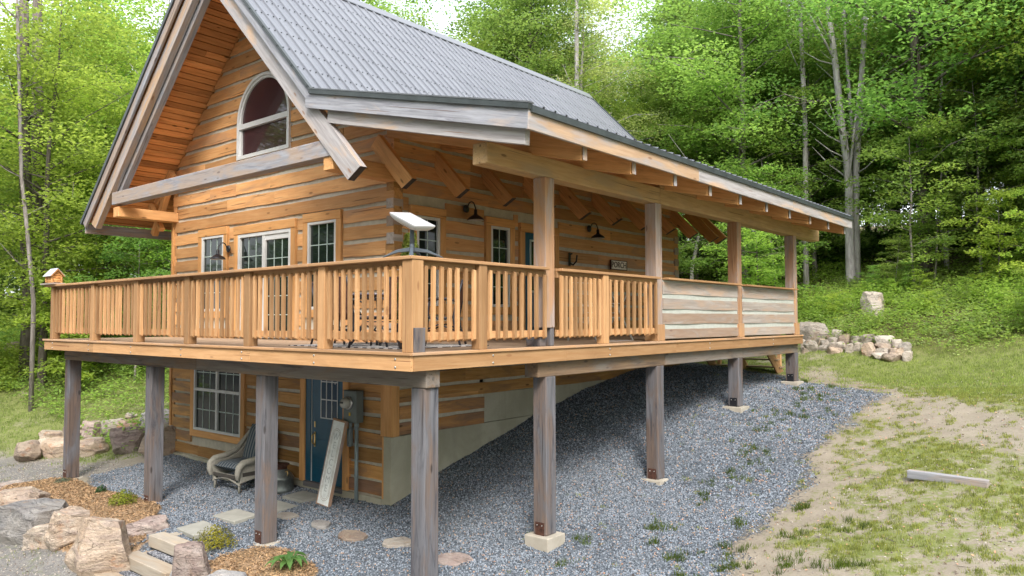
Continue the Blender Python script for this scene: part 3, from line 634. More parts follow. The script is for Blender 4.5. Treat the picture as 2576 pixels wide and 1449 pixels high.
# soffit boards
def boards(mb,P,Q,y0,y1,bw=.15,t0=.062,t1=.085,s0=0.0,s1=1.0,cutp=.5):
    L=math.hypot(Q[0]-P[0],Q[1]-P[1]); s=s0*L
    while s<s1*L-.02:
        e=min(s+bw*rnd.uniform(.85,1.1),s1*L); a,b=pt(P,Q,(s+.009)/L),pt(P,Q,(e-.009)/L)
        ys=[y0]
        if rnd.random()<cutp: ys.append(rnd.uniform(y0+.2,min(y1,y0+1.3)))
        yy=ys[-1]
        while y1-yy>3.5: yy+=rnd.uniform(2,3.4); ys.append(yy)
        ys.append(y1)
        for q0,q1 in zip(ys,ys[1:]): slab(mb,a,b,t0,t1,q0,q1-.003)
        s=e
mb=MB(); boards(mb,A,Dl,YR0+.14,YR1-.1,.15,s0=.035,s1=.99,cutp=.15); sl_=mb.build('soffit',W_SOFFIT,cabin); sl_['label']='orange board soffit under the left gable slope'
mb=MB(); boards(mb,A,Bj,YR0+.14,YR1-.1,.15,s0=.035,s1=1.0,cutp=.3); mb.build('soffit',W_SOFFIT,cabin)
mb=MB(); boards(mb,Bj,Cp,YR0+.14,YR1-.1,.16,s0=.0,s1=.97,cutp=.2); pc=mb.build('soffit',W_RAFTER,cabin); pc['label']='board ceiling of the side porch'
# flashing
mb=MB()
slab(mb,A,Bj,-.03,.02,YR0-.03,YR0+.03,tone=.5); slab(mb,A,(-11.74,zl(-11.74)),-.03,.045,YR0-.035,YR0+.03,tone=.5)
slab(mb,(XJ,zp(XJ)+.0),(.83,zp(.83)),-.012,.055,YR0-.035,YR0+.03,tone=.5)
mb.box(.805,.835,YR0+.031,YR1,zp(.82)-.085,zp(.82)-.008)
slab(mb,A,Bj,-.03,.1,YR1-.02,YR1+.02); slab(mb,A,Dl,-.03,.1,YR1-.02,YR1+.02); slab(mb,Bj,Cp,-.03,.1,YR1-.02,YR1+.02)
mb.build('flashing',FLASH,roof)
# light ridge of the rake trim
mb=MB(); slab(mb,(XJ,zp(XJ)),(.835,zp(.835)),-.03,-.0125,YR0-.04,YR0+.05,tone=.5); mb.build('rake_trim',ROOF,roof)
# barge boards
mb=MB(); slab(mb,A,Bj,.022,.17,YR0-.005,YR0+.04,al=(1,0,-1)); b=mb.build('barge_board',W_BARGE,cabin,.004); b['label']='grey barge board along the right slope of the gable'
mb=MB(); slab(mb,A,Dl,.047,.21,YR0-.005,YR0+.04,al=(1,0,1)); b=mb.build('barge_board',W_BARGE,cabin,.004); b['label']='dark grey barge board along the left slope of the gable'
mb=MB(); P,Q=(XJ,zp(XJ)),(.80,zp(.80)); mb.prism([(P[0]-.02,P[1]-.05),(Q[0],Q[1]-.055),(Q[0]-.02,Q[1]-.285),(P[0]-.13,P[1]-.245),(P[0]-.13,P[1]+.0)],YR0-.004,YR0+.04,(1,0,-.236)); b=mb.build('barge_board',W_BARGE,cabin,.004); b['label']='grey barge board at the front of the porch roof'
# eave fascia
mb=MB(); ys=[YR0+.0,5.4,9.6,YR1]
for q0,q1 in zip(ys,ys[1:]): mb.box(.765,.803,q0,q1-.004,zp(.8)-.29,zp(.8)-.03,'y')
b=mb.build('fascia',W_TAN,cabin,.005); b['label']='long pale fascia board along the porch eave'
mb=MB(); mb.box(-11.70,-11.66,YR0+.05,YR1,zl(-11.7)-.26,zl(-11.7)-.05,'y'); mb.build('fascia',W_BARGE,cabin,.004)
# fly rafters
def rafter(mb,P,Q,t0,t1,y0,y1,al,ext0=0,ext1=0,cut=True):
    ax,az=P;bx,bz=Q; L=math.hypot(bx-ax,bz-az); dx,dz=(bx-ax)/L,(bz-az)/L; nx,nz=(dz,-dx)
    if nz>0: nx,nz=-nx,-nz
    bx+=dx*ext1; bz+=dz*ext1
    mb.prism([(ax+nx*t0,az+nz*t0),(bx+nx*t0,bz+nz*t0),(bx+nx*t1-dx*(.08 if cut else 0),bz+nz*t1-dz*(.08 if cut else 0)),(ax+nx*t1,az+nz*t1)],y0,y1,al)
    e=.004; mb.prism([(bx+nx*t0+dx*.001,bz+nz*t0+dz*.001),(bx+nx*t0+dx*e,bz+nz*t0+dz*e),(bx+nx*t1-dx*(.08 if cut else 0)+dx*e,bz+nz*t1-dz*(.08 if cut else 0)+dz*e),(bx+nx*t1-dx*(.08 if cut else 0)+dx*.001,bz+nz*t1-dz*(.08 if cut else 0)+dz*.001)],y0+.002,y1-.002,al,1)
TIPR=(-2.20,zr(-2.20)); 
mb=MB(); rafter(mb,A,TIPR,.145,.46,1.14,1.26,(1,0,-1),0,.0,True); b=mb.build('fly_rafter',[W_TAN,W_END],cabin,.008); b['label']='pale diagonal timber running past the porch roof, right slope'
mb=MB(); rafter(mb,A,(-11.60,zl(-11.6)),.20,.46,1.14,1.26,(1,0,1),0,0,True); b=mb.build('fly_rafter',[W_TAN,W_BARGE],cabin,.008); b['label']='pale timber under the left slope of the gable'
mb=MB(); rafter(mb,A,(-11.0,zl(-11.0)),.30,.56,1.28,1.40,(1,0,1),0,0,True); mb.build('fly_rafter',[W_BARGE,W_BARGE],cabin,.008)
mb=MB(); rafter(mb,A,(-11.60,zl(-11.6)),.20,.46,13.35,13.47,(1,0,1)); rafter(mb,A,TIPR,.145,.46,13.35,13.47,(1,0,-1)); mb.build('fly_rafter',[W_RAFTER,W_END],cabin)
# rafter tails of the steep roof, hanging under the porch ceiling
for j in range(10):
    y=2.24+1.2*j; mb=MB(); s=(-3.02 if j else -3.02)
    rafter(mb,(s,zr(s)),(-2.22,zr(-2.22)),.20,.46,y-.05,y+.05,(1,0,-1)); mb.build('rafter_tail',[W_RAFTER,W_END],cabin,.006)
# left rafter tails
for j in range(3):
    y=2.35+1.2*j; mb=MB(); rafter(mb,(-10.42,zl(-10.42)),(-11.1,zl(-11.1)),.10,.30,y-.06,y+.06,(1,0,1)); mb.build('rafter_tail',[W_RAFTER,W_RAFTER],cabin,.006)
mb=MB(); mb.bar((-10.42,2.33,3.25),(-11.05,2.33,2.30),.13,.13,(0,1,0)); mb.bar((-10.42,2.20,2.35),(-10.95,2.20,2.95),.10,.12,(0,1,0)); mb.build('knee_brace',W_TRIM,cabin,.008)
# purlins and tie beam
mb=MB(); mb.box(-3.23,-3.0,1.19,YW+.1,2.59,2.83,'y'); b=mb.build('purlin',W_RAFTER,cabin,.01); b['label']='dark beam end under the right side of the gable'
mb=MB(); mb.box(-10.47,-10.22,1.19,YW+.1,2.53,2.74,'y'); b=mb.build('purlin',W_RAFTER,cabin,.01); b['label']='beam end under the left side of the gable'
mb=MB(); mb.box(-10.50,-3.02,1.165,1.36,2.79,3.055,'x',tone=.1); b=mb.build('tie_beam',W_BARGE,cabin,.01)
# porch rafters
def prafter(y,lab=None,mat=W_RAFTER,x0=-3.06,t=.05):
    mb=MB(); z0a=zp(x0)-.09; xe=.71; z0b=zp(xe)-.09
    mb.prism([(x0,z0a),(xe,z0b),(xe-.025,zp(xe)-.46),(xe-.35,zp(xe-.35)-.47),(x0,zp(x0)-.46)],y-t/2*2,y+t/2*2,(1,0,-.236))
    b=mb.build('porch_rafter',mat,cabin,.005)
    if lab: b['label']=lab
    if t==.05: mb=MB(); mb.box(.7105,.716,y-.046,y+.046,zp(.71)-.455,zp(.71)-.29,'z'); mb.build('rafter_end',W_TAN,b)
prafter(1.18,'pale front rafter under the porch barge board',W_TAN,t=.045)
for j in range(10): prafter(2.33+1.22*j)
# porch beam and posts
mb=MB(); mb.box(-.36,-.11,1.37,5.80,2.325,2.60,'y',tone=.5); mb.box(-.35,-.105,5.803,14.0,2.325,2.655,'y',tone=.3); mb.build('porch_beam',W_BEAM,cabin,.015,2)
PY=[2.67,5.73,9.05,12.25]
for j,y in enumerate(PY):
    mb=MB(); mb.box(-.315,-.105,y-.105,y+.105,.03 if j else .25,2.323,'z'); 
    p_=mb.build('porch_post',W_PPOST,cabin,.01,2)
    mb=MB()
    if j==0: mb.box(-.34,-.10,y-.24,y-.11,.002,.20,'y'); mb.box(-.34,-.30,y-.10,y+.12,.002,.22,'y'); mb.box(-.33,-.115,y+.02,y+.1,.002,.245,'z')
    else: mb.box(-.103,-.07,y-.12,y+.12,.002,.28,'z'); mb.box(-.315,-.105,y-.14,y-.108,.002,.27,'z')
    mb.build('post_base',W_POST if j==0 else W_RAILCAP,p_,.005)
# ---------------------------------------------------------------- deck
DL,DE=-10.62,12.36
deck=empty('raised_deck',(-2.0,1.2,-.2),label='raised honey coloured wooden deck wrapping round the cabin on tall grey posts',cat='deck')
# deck boards
mb=MB(); y=.0
while y<YW-.06: mb.box(DL,.0-.0,y+.002,min(y+.138,YW-.02),-.034,0,'x'); y+=.14
fl=mb.build('deck_floor',W_BOARD,deck,.003)
mb=MB(); y=YW-.018+.002
while y<DE: mb.box(XW+.02,0,y+.002,min(y+.138,DE),-.034,0,'x'); y+=.14
mb.build('deck_floor',W_BOARD,deck,.003)
mb=MB()
for x in (-10.66,-8.1,-5.3,-2.6): mb.box(x,{-10.66:-8.1,-8.1:-5.3,-5.3:-2.6,-2.6:.028}[x]-.003,-.03,-.001,-.032,.002,'x')
for y,y2 in ((.0,3.1),(3.1,6.4),(6.4,9.3),(9.3,DE)): mb.box(.001,.028,y,y2-.003,-.032,.002,'y')
mb.build('nosing',W_RAILCAP,deck,.004)
mb=MB()
for x0,x1 in ((DL,-8.3),(-8.3,-3.2),(-3.2,.0)): mb.box(x0,x1-.003,-.005,.035,-.205,-.0345,'x')
b=mb.build('fascia',W_DECK,deck,.003); b['label']='front fascia board of the deck'
mb=MB()
for x0,x1 in ((.0,2.9),(2.9,6.1),(6.1,9.2),(9.2,DE)): mb.box(-.035,.005,x0+(.0355 if x0==0 else 0),x1-.003,-.205,-.0345,'y')
b=mb.build('fascia',W_DECK,deck,.003); b['label']='side fascia board of the deck'
mb=MB(); mb.box(DL-.0,DL+.04,.036,YW-.1,-.205,-.035,'y'); mb.box(XW+.1,-.036,DE-.04,DE-.001,-.205,-.035,'x'); mb.build('fascia',W_DECK,deck,.003)
mb=MB()
for x in np.arange(-10.2,-.1,.41): mb.box(x,x+.04,.04,YW-.04,-.195,-.036,'y')
for y in np.arange(2.9,12.1,.41): mb.box(XW+.06,-.04,y,y+.04,-.195,-.036,'x')
mb.build('joist',W_LBEAM,deck)
mb=MB()
for x,y in [(-.25,-.006)]+[(-x_,-.006) for x_ in (1.75,3.4,5.1,6.8,8.5,10.2)]:
    for z in (-.075,-.165): mb.lathe((x,y,z),[(.014,0),(.014,.006),(.006,.009)],8,axis=(0,-1,0))
for y in (1.35,4.0,7.4,10.5):
    for z in (-.075,-.165): mb.lathe((.006,y,z),[(.014,0),(.014,.006),(.006,.009)],8,axis=(1,0,0))
mb.build('bolt',METAL,deck)
# beams
mb=MB(); mb.box(-10.42,-5.20,.29,.51,-.41,-.207,'x',tone=.2); mb.box(-5.197,-.06,.285,.505,-.41,-.207,'x',tone=.8); b=mb.build('deck_beam',W_LBEAM,deck,.012,2); b['label']='dark weathered beam under the front of the deck'
mb=MB(); mb.box(-.33,-.095,2.38,5.88,-.415,-.207,'y',tone=.3); mb.box(-.325,-.09,5.883,9.12,-.41,-.207,'y',tone=.9); mb.box(-.33,-.095,9.123,12.3,-.415,-.207,'y',tone=.55); b=mb.build('deck_beam',W_LBEAM,deck,.012,2); b['label']='grey beam under the side of the deck'
LP=[(-10.28,.41,-2.74,'far left'),(-6.80,.41,-2.74,'second from the left'),(-3.42,.41,-2.74,'third'),(-.205,.405,-2.86,'corner'),(-.205,2.66,-2.545,'m1'),(-.205,5.72,-2.285,'m2'),(-.205,9.0,-1.375,'m3'),(-.205,12.2,-1.075,'m4')]
LPL={'far left':'leftmost grey support post','second from the left':'grey support post beside the left mulch bed','third':'grey support post in front of the blue door path','corner':'tall support post under the near deck corner','m1':'support post on the biggest square footing','m2':'second side support post going uphill','m3':'third side support post going uphill','m4':'short support post at the far end of the side'}
for k,(x,y,zb,nm) in enumerate(LP):
    mb=MB(); hw=.113; mb.box(x-hw,x+hw,y-hw,y+hw,zb,-.412 if k!=3 else -.412,'z',tone=rnd.uniform(.25,.75)); o=mb.build('support_post',W_POST,deck,.014,2); o['label']=LPL[nm]
    mb=MB(); mb.box(x-.075,x+.075,y-hw-.006,y-hw-.0005,zb-.005,zb+.17,'z'); 
    for s in (-.04,.04): mb.lathe((x+s,y-hw-.006,zb+.13),[(.009,0),(.009,.008),(.003,.01)],8,mi=1,axis=(0,-1,0))
    mb.build('anchor_plate',[RUST if nm not in('m3','m4') else BLACK,METAL],o)
    mb=MB()
    if k<3: mb.lathe((x+.02,y+.02,zb-.35),[(.22,0),(.21,.30),(.2,.345),(.17,.349)],20)
    else: mb.box(x-.2,x+.2,y-.2,y+.2,zb-.32,zb-.004)
    mb.build('footing',FOOT,o,.012,2)
# ---- railing
mb=MB()
for x0,x1 in ((-10.70,-8.45),(-8.45,-5.02),(-5.02,-1.9),(-1.9,0.005)):
    if x1>0: mb.prism([(x0,-.005),(0.005,-.005),(-.14,.14),(x0,.14)],1.03,1.07,(1,0,0),plane='xy')
    else: mb.box(x0,x1-.003,-.005,.14,1.03,1.07,'x')
mb.prism([(0.005,-.0035),(.005,2.52),(-.14,2.52),(-.14,.1415)],1.03,1.07,(0,1,0),plane='xy')
mb.box(-.14,.005,2.80,5.60,1.03,1.07,'y')
mb.build('rail_cap',W_RAILCAP,deck,.006)
mb=MB()
mb.box(-.16,.01,5.86,8.92,1.035,1.07,'y'); mb.box(-.16,.01,9.17,12.1,1.035,1.07,'y'); mb.build('rail_cap',W_DECK,deck,.006)
PX=[-10.42,-8.52,-6.78,-5.06,-3.38,-1.69]; 
FP=[]
for k,x in enumerate(PX):
    mb=MB(); mb.box(x-.07,x+.07,.045,.185,.001,1.029,'z'); mb.build('railing_post',W_DECK,deck,.006)
mb=MB(); mb.box(-.175,-.005,.02,.19,.001,1.029,'z',tone=.5); cp=mb.build('railing_post',W_DECK,deck,.006); cp['label']='thick corner post of the railing'
mb=MB(); mb.box(-.0045,.02,.03,.195,.0025,.275,'z'); cb=mb.build('grey_patch_board',W_POST,cp,.004)
for y in (1.20,3.95):
    mb=MB(); mb.box(-.155,-.015,y-.07,y+.07,.001,1.029,'z'); mb.build('railing_post',W_DECK,deck,.006)
# railing panels with balusters
def panel(ax,a0,a1,n,left=0.0):
    mb=MB()
    if ax=='x': mb.box(a0,a1,.10,.14,.94,1.03,'x')
    else: mb.box(-.12,-.08,a0,a1,.94,1.03,'y')
    pr=mb.build('railing_panel',W_DECK,deck,.004); mb=MB()
    if ax=='x': mb.box(a0,a1,.10,.14,.13,.22,'x')
    else: mb.box(-.12,-.08,a0,a1,.13,.22,'y')
    mb.build('bottom_rail',W_DECK,pr,.004)
    sp=(a1-a0)/n
    for i in range(n):
        a=a0+sp*(i+.5)+rnd.uniform(-.012,.012); h=.0235; lean=rnd.uniform(-.008,.008); mb=MB(); zt=.985+rnd.uniform(-.01,.006)
        if ax=='x': P=[(a-h,.056,.128),(a+h,.056,.128),(a+h,.099,.102),(a-h,.099,.102),(a-h+lean,.056,zt-.02),(a+h+lean,.056,zt-.02),(a+h+lean,.099,zt),(a-h+lean,.099,zt)]
        else: P=[(-.079,a-h,.102),(-.036,a-h,.128),(-.036,a+h,.128),(-.079,a+h,.102),(-.079,a-h+lean,zt),(-.036,a-h+lean,zt-.02),(-.036,a+h+lean,zt-.02),(-.079,a+h+lean,zt)]
        mb.hexa(P,(0,0,1)); mb.build('baluster',W_DECK,pr,.003)
for a0,a1,n in ((-10.345,-8.595,10),(-8.445,-6.855,10),(-6.705,-5.135,10),(-4.985,-3.455,11),(-3.305,-1.765,11),(-1.615,-.18,11)): panel('x',a0,a1,n)
for a0,a1,n in ((.195,1.125,7),(1.275,2.55,8),(2.79,3.875,9),(4.025,5.62,9)): panel('y',a0,a1,n)
# solid log panels
for (a0,a1,lab) in ((5.845,8.93,'nearer solid panel of grey boards and pale mortar'),(9.17,12.13,'farther solid panel of grey boards and pale mortar')):
    mb=MB(); z=.03
    for (z0,z1) in ((.035,.20),(.285,.47),(.54,.72),(.80,1.0)): wavy_log(mb,'y',a0,a1,a0,a1,z0,z1,-.10,1,.12,amp=.0035)
    o=mb.build('log_panel',W_PANEL,deck); o['label']=lab
    mb=MB(); mb.box(-.20,-.115,a0+.002,a1-.002,.03,1.03); mb.build('chinking',PCHINK,o)
# ---------------------------------------------------------------- stairs at the back end of the deck
st=empty('back_stairs',(-1.6,DE,-1.0),label='short open wooden stairs at the far end of the deck',cat='stairs')
for x in (-2.6,-1.75,-.9):
    mb=MB(); mb.prism([(DE+.005,-.05),(DE+1.15,-.95),(DE+1.15,-1.1),(DE+.9,-1.1),(DE+.005,-.42)],x-.02,x+.02,(0,1,-.8),plane='yz'); mb.build('stringer',W_DECK,st,.004)
for i in range(4):
    z=-.22-.2*i; y=DE+.02+.27*i; mb=MB(); mb.box(-2.65,-.85,y,y+.28,z-.035,z,'x'); mb.build('tread',W_BOARD,st,.004)
for x in (-2.55,-.95):
    mb=MB(); mb.box(x-.045,x+.045,DE+1.0,DE+1.09,-1.15,.0,'z'); mb.build('stair_post',W_DECK,st,.004)
    mb=MB(); mb.bar((x,DE+.02,.9),(x,DE+1.1,.02),.09,.04); mb.build('handrail',W_DECK,st,.004)
# ---------------------------------------------------------------- things on and around the cabin
def wall_lamp(loc,rz,label,grp='black gooseneck barn lamps'):
    e=empty('wall_lamp',loc,rz,label=label,cat='lamp',group=grp)   # local: wall behind +y, lamp sticks out -y
    mb=MB(); mb.lathe((0,0,0),[(.085,0),(.085,.02),(.05,.04),(.02,.045)],20,axis=(0,-1,0)); mb.build('backplate',BLACK,e,local=True)
    mb=MB(); pts=[(0,-.04,0)]+[(0,-.05-.10*(1-math.cos(a)),.0+.0+.13*math.sin(a)) for a in np.linspace(.2,2.75,9)]; pts+=[(0,-.27,-.02),(0,-.27,-.06)]
    mb.tube(pts,.013,8); mb.build('gooseneck_arm',BLACK,e,local=True)
    mb=MB(); mb.lathe((0,-.27,-.26),[(.175,0),(.172,.012),(.15,.045),(.10,.08),(.055,.105),(.035,.13),(.035,.21),(.02,.225)],24); mb.build('lamp_shade',BLACK,e,local=True)
    mb=MB(); mb.lathe((0,-.27,-.262),[(.165,.001),(.16,.0),(.05,.003)],24); mb.build('shade_lining',WHITE,e,local=True)
    e.scale=(.86,.86,.86)
    return e
wall_lamp((-7.98,YW-.05,1.80),0,'black lamp on the front wall between the narrow window and the sliding door')
wall_lamp((XW+.045,4.10,2.33),R(90),'black porch lamp nearest the cabin corner')
wall_lamp((XW+.045,7.98,2.33),R(90),'black porch lamp above and left of the PORCH sign')
wall_lamp((XW+.045,10.50,2.33),R(90),'black porch lamp partly behind the square porch post')
def text(name,body,mat,parent,size,M,ext=.004,align='CENTER',spacing=1.0):
    cu=bpy.data.curves.new(name,'FONT'); cu.body=body; cu.size=size; cu.extrude=ext; cu.align_x=align; cu.align_y='CENTER'; cu.space_line=spacing
    cu.materials.append(mat); tmp=bpy.data.objects.new(name,cu); sc.collection.objects.link(tmp); bpy.context.view_layer.update()
    me=bpy.data.meshes.new_from_object(tmp); bpy.data.objects.remove(tmp); me.materials.clear(); me.materials.append(mat); o=link(name,me,parent); o.matrix_local=M; return o
e=empty('porch_sign',(XW+.045,9.16,1.60),R(90),label='small framed sign reading PORCH on the side wall',cat='sign')
SIGNW=plain('sign_cream',(.72,.67,.58),.8,.2,var=.12); SIGND=plain('sign_dark',(.07,.035,.025),.7,.2)
mb=MB(); mb.box(-.33,.33,-.025,0,-.095,.095); mb.build('sign_board',SIGNW,e,local=True)
mb=MB(); mb.box(-.35,-.33,-.035,0,-.11,.11); mb.box(.33,.35,-.03,0,-.11,.11); mb.box(-.33,.33,-.03,0,.095,.11); mb.box(-.33,.33,-.03,0,-.11,-.095); mb.build('sign_frame',SIGND,e,local=True)
t=text('lettering','PORCH',SIGND,e,.185,Matrix.Translation((0,-.027,0))@Matrix.Rotation(R(90),4,'X')@Matrix.Diagonal((1.02,1,1,1)))
# hose reel / hook right of the porch door
e=empty('wall_hook',(XW+.04,7.25,1.62),R(90),label='black iron wall hook right of the porch door',cat='hook')
mb=MB(); mb.box(-.03,.03,-.02,0,-.14,.14); mb.build('backplate',BLACK,e,local=True)
mb=MB(); mb.tube([(0,-.02,-.08),(0,-.10,-.12),(0,-.18,-.05),(0,-.2,.08)],.018,8); mb.tube([(0,-.02,.1),(0,-.08,.12)],.015,8); mb.build('hook_arm',BLACK,e,local=True)
# satellite dish
e=empty('satellite_dish',(-.235,.225,1.07),label='white rectangular satellite dish on a grey mast at the railing corner',cat='satellite dish')
C=Vector((.0,.0,.43)); e1=Vector((.03,.285,.022)).normalized(); e2=Vector((.5,-.035,-.215)).normalized(); nn=e2.cross(e1).normalized()
if nn.z<0: nn=-nn
def dish_ring(hw,hl,z,r,n=4):
    P=[]
    for sx,sy in ((1,1),(-1,1),(-1,-1),(1,-1)):
        cx,cy=sx*(hl-r),sy*(hw-r)
        a0_={(1,1):0,(-1,1):90,(-1,-1):180,(1,-1):270}[(sx,sy)]
        for k in range(n+1): a=R(a0_+90*k/n); P.append(C+e2*(cx+r*math.cos(a))+e1*(cy+r*math.sin(a))+nn*z)
    return P
rings=[dish_ring(.150,.255,.0,.02),dish_ring(.150,.255,.012,.02)]
mb=MB(); n=20; mb.add(rings[0]+rings[1],[list(range(n)),list(range(2*n-1,n-1,-1))]+[[i,(i+1)%n,n+(i+1)%n,n+i] for i in range(n)],0,tone=.5); mb.build('antenna_panel',DISH,e,local=True)
mb=MB(); rr=[dish_ring(.149,.254,-.0005,.02),dish_ring(.144,.248,-.022,.03),dish_ring(.115,.215,-.058,.06),dish_ring(.06,.12,-.085,.05)]
vs=sum(rr,[]); fs=[[j*n+i,j*n+(i+1)%n,(j+1)*n+(i+1)%n,(j+1)*n+i] for j in range(3) for i in range(n)]+[list(range(3*n,4*n))]; mb.add(vs,fs,0,tone=.5,smooth=True); mb.build('rear_shell',plain('pale_grey_shell',(.50,.53,.56),.4,.4,var=.03),e,local=True)
mb=MB(); mb.tube([(0,0,.10),(0,0,.40)],.027,12); mb.build('mast',DISHG,e,local=True)
mb=MB(); mb.tube([(0,0,.06),(0,0,.16)],[.035,.027],12)
for q in ((-.27,-.20,.005),(.185,.31,.005),(-.15,.30,-.02),(.17,-.17,.005)):
    mb.bar((0,0,.095),(q[0]*.5,q[1]*.5,.075),.035,.05,h1=.035); mb.bar((q[0]*.49,q[1]*.49,.076),q,.034,.035,w1=.05,h1=.01)
mb.build('base_feet',DISHG,e,.004,local=True)
# log bird feeder on the left rail end
e=empty('bird_feeder',(-10.40,.07,1.072),R(0),label='miniature log cabin bird feeder with a tin roof on the left rail end',cat='bird feeder')
mb=MB(); mb.box(-.36,.28,-.13,.10,0,.028,'x'); mb.build('base_board',W_PANEL,e,.004,local=True)
mb=MB()
for i in range(5):
    z=.029+.017+i*.032
    mb.tube([(-.17,-.085,z),(.17,-.085,z)],.017,8); mb.tube([(-.17,.075,z),(.17,.075,z)],.017,8)
    if i<5: mb.tube([(.145,-.11,z+.015),(.145,.10,z+.015)],.017,8); mb.tube([(-.145,-.11,z+.015),(-.145,.10,z+.015)],.017,8)
mb.prism([(-.09,.19),(.08,.19),(-.005,.29)],.13,.15,(0,1,0),plane='yz'); mb.prism([(-.09,.19),(.08,.19),(-.005,.29)],-.15,-.13,(0,1,0),plane='yz')
mb.build('log_walls',W_TRIM,e,local=True)
mb=MB(); mb.prism([(-.135,.165),(-.005,.315),(-.005,.322),(-.145,.162)],-.20,.20,(1,0,0),plane='yz'); mb.prism([(.125,.165),(-.005,.315),(-.005,.322),(.135,.162)],-.20,.20,(1,0,0),plane='yz'); mb.build('tin_roof',SILVERROOF,e,local=True)
mb=MB(); mb.prism([(-.13,.160),(-.005,.305),(-.005,.29),(-.12,.155)],.185,.205,(0,1,1),plane='yz'); mb.prism([(.12,.160),(-.005,.305),(-.005,.29),(.11,.155)],.185,.205,(0,1,1),plane='yz'); mb.build('barge_board',W_TRIM,e,local=True)
# patio furniture
def sling_chair(loc,rz,label):
    e=empty('patio_chair',loc,rz,label=label,cat='chair',group='brown sling patio chairs on the deck')  # faces +y
    mb=MB()
    for s in (-1,1):
        x=s*.27
        mb.tube([(x,.30,0),(x*1.0,.27,.22),(x,.26,.42),(x,.24,.62),(x,.12,.66),(x,-.12,.655),(x,-.24,.62)],.016,8)
        mb.tube([(x,-.30,0),(x,-.22,.25),(x*.95,-.20,.40),(x*.95,-.24,.62),(x*.93,-.33,.92)],.016,8)
        mb.tube([(x*.95,.26,.40),(x*.95,0,.375),(x*.95,-.20,.40)],.014,8)
        mb.tube([(x,.25,.2),(x,0,.30),(x,-.22,.22)],.011,8)
    mb.tube([(-.255,-.325,.90),(.255,-.325,.90)],.014,8); mb.tube([(-.26,.26,.40),(.26,.26,.40)],.014,8); mb.tube([(-.26,-.22,.24),(.26,-.22,.24)],.011,8)
    mb.build('chair_frame',BRONZE,e,local=True)
    mb=MB(); prof=[(.27,.405),(.1,.385),(-.08,.375),(-.17,.395),(-.20,.45),(-.235,.62),(-.29,.80),(-.33,.905),(-.345,.93)]
    vs=[];n=len(prof)
    for x in (-.24,.24):
        for y,z in prof: vs.append((x,y,z))
    for x in (-.24,.24):
        for y,z in prof: vs.append((x,y-.008,z-.008))
    fs=[(i,n+i,n+i+1,i+1) for i in range(n-1)]+[(2*n+i,2*n+i+1,3*n+i+1,3*n+i) for i in range(n-1)]+[(i,i+1,2*n+i+1,2*n+i) for i in range(n-1)]+[(n+i,3*n+i,3*n+i+1,n+i+1) for i in range(n-1)]+[(0,2*n,3*n,n),(n-1,2*n-1,4*n-1,3*n-1)]
    mb.add(vs,fs,0,tone=.5); mb.build('sling_seat',SLING,e,local=True)
    mb=MB(); mb.tube([(-.24,.285,.395),(.24,.285,.395)],.03,10); mb.build('front_roll',plain('seat_roll_tan',(.36,.25,.19),.8,.1) if 'seat_roll_tan' not in MATS else MATS['seat_roll_tan'],e,local=True)
    return e
sling_chair((-2.05,.78,0),R(8),'brown sling chair with its back to the front railing')
sling_chair((-1.50,1.98,0),R(125),'brown sling chair right of the potted cedar')
sling_chair((-3.02,1.35,0),R(-75),'brown sling chair at the left side of the patio table')
sling_chair((-1.62,1.25,0),R(70),'brown sling chair between the corner post and the table')
e=empty('patio_table',(-2.32,1.52,0),label='round dark metal patio table on a striped rug',cat='table')
mb=MB(); mb.lathe((0,0,.70),[(.50,0),(.515,.012),(.515,.025),(.50,.032)],36); mb.build('table_top',plain('table_glass_top',(.10,.09,.12),.12,.6),e,local=True)
mb=MB(); mb.lathe((0,0,.66),[(.44,0),(.46,.02),(.46,.037)],30); 
for k in range(4):
    a=R(45+90*k); c_,s_=math.cos(a),math.sin(a); mb.tube([(.40*c_,.40*s_,.67),(.30*c_,.30*s_,.50),(.22*c_,.22*s_,.34),(.30*c_,.30*s_,.15),(.42*c_,.42*s_,0)],.017,8)
mb.lathe((0,0,.33),[(.22,0),(.235,.008),(.22,.016)],24); mb.build('table_base',BRONZE,e,local=True)
def rugmat():
    k=NT('striped_rug',.95,.05); tc=k.n('TexCoord').outputs['Object']; x=k.n('SeparateXYZ',{0:tc}).outputs[0]
    wv=k.mth('FRACT',k.mth('MULTIPLY',k.mth('ADD',x,k.mth('MULTIPLY',k.noise(tc,8,2),.04)),6.0)); k.col(k.mix(k.mth('GREATER_THAN',wv,.5),(.03,.03,.035),(.62,.60,.58))); return k.m
mb=MB(); mb.box(-1.15,1.15,-.85,.85,0,.009); o=mb.build('striped_rug',rugmat(),None,origin=(0,0,0)); o.location=(-2.05,1.45,.001); tag(o,'black and white striped rug under the patio table','rug')
# potted cedar
def leafmat(name,c,tr,var=.35,tw=.42,rough=.55):
    k=NT(name,rough,.2); oi=k.n('ObjectInfo').outputs['Random']; tone=k.attr('tone').outputs['Fac']
    f=k.mth('ADD',k.mth('MULTIPLY',tone,1.0-0.0),0.0)
    def vary(cc):
        a=k.mix(k.ramp(tone,0,1),tuple(x*(1-var) for x in cc),(cc[0]*(1+var*1.1),cc[1]*(1+var*.75),cc[2]*(1+var*.6)))
        m=k.ramp(oi,0,1,.80,1.16); m2=k.ramp(k.mth('FRACT',k.mth('MULTIPLY',oi,7.13)),0,1,.88,1.12)
        return k.mix(1.0,a,k.n('CombineColor',{0:k.mth('MULTIPLY',m,m2),1:m,2:m}).outputs[0],'MULTIPLY')
    k.col(vary(c)); t=k.n('BsdfTranslucent',{'Color':vary(tr)}); mx=k.n('MixShader',{0:tw,1:k.b.outputs[0],2:t.outputs[0]})
    k.t.links.new(mx.outputs[0],k.t.nodes['Material Output'].inputs[0]); return k.m
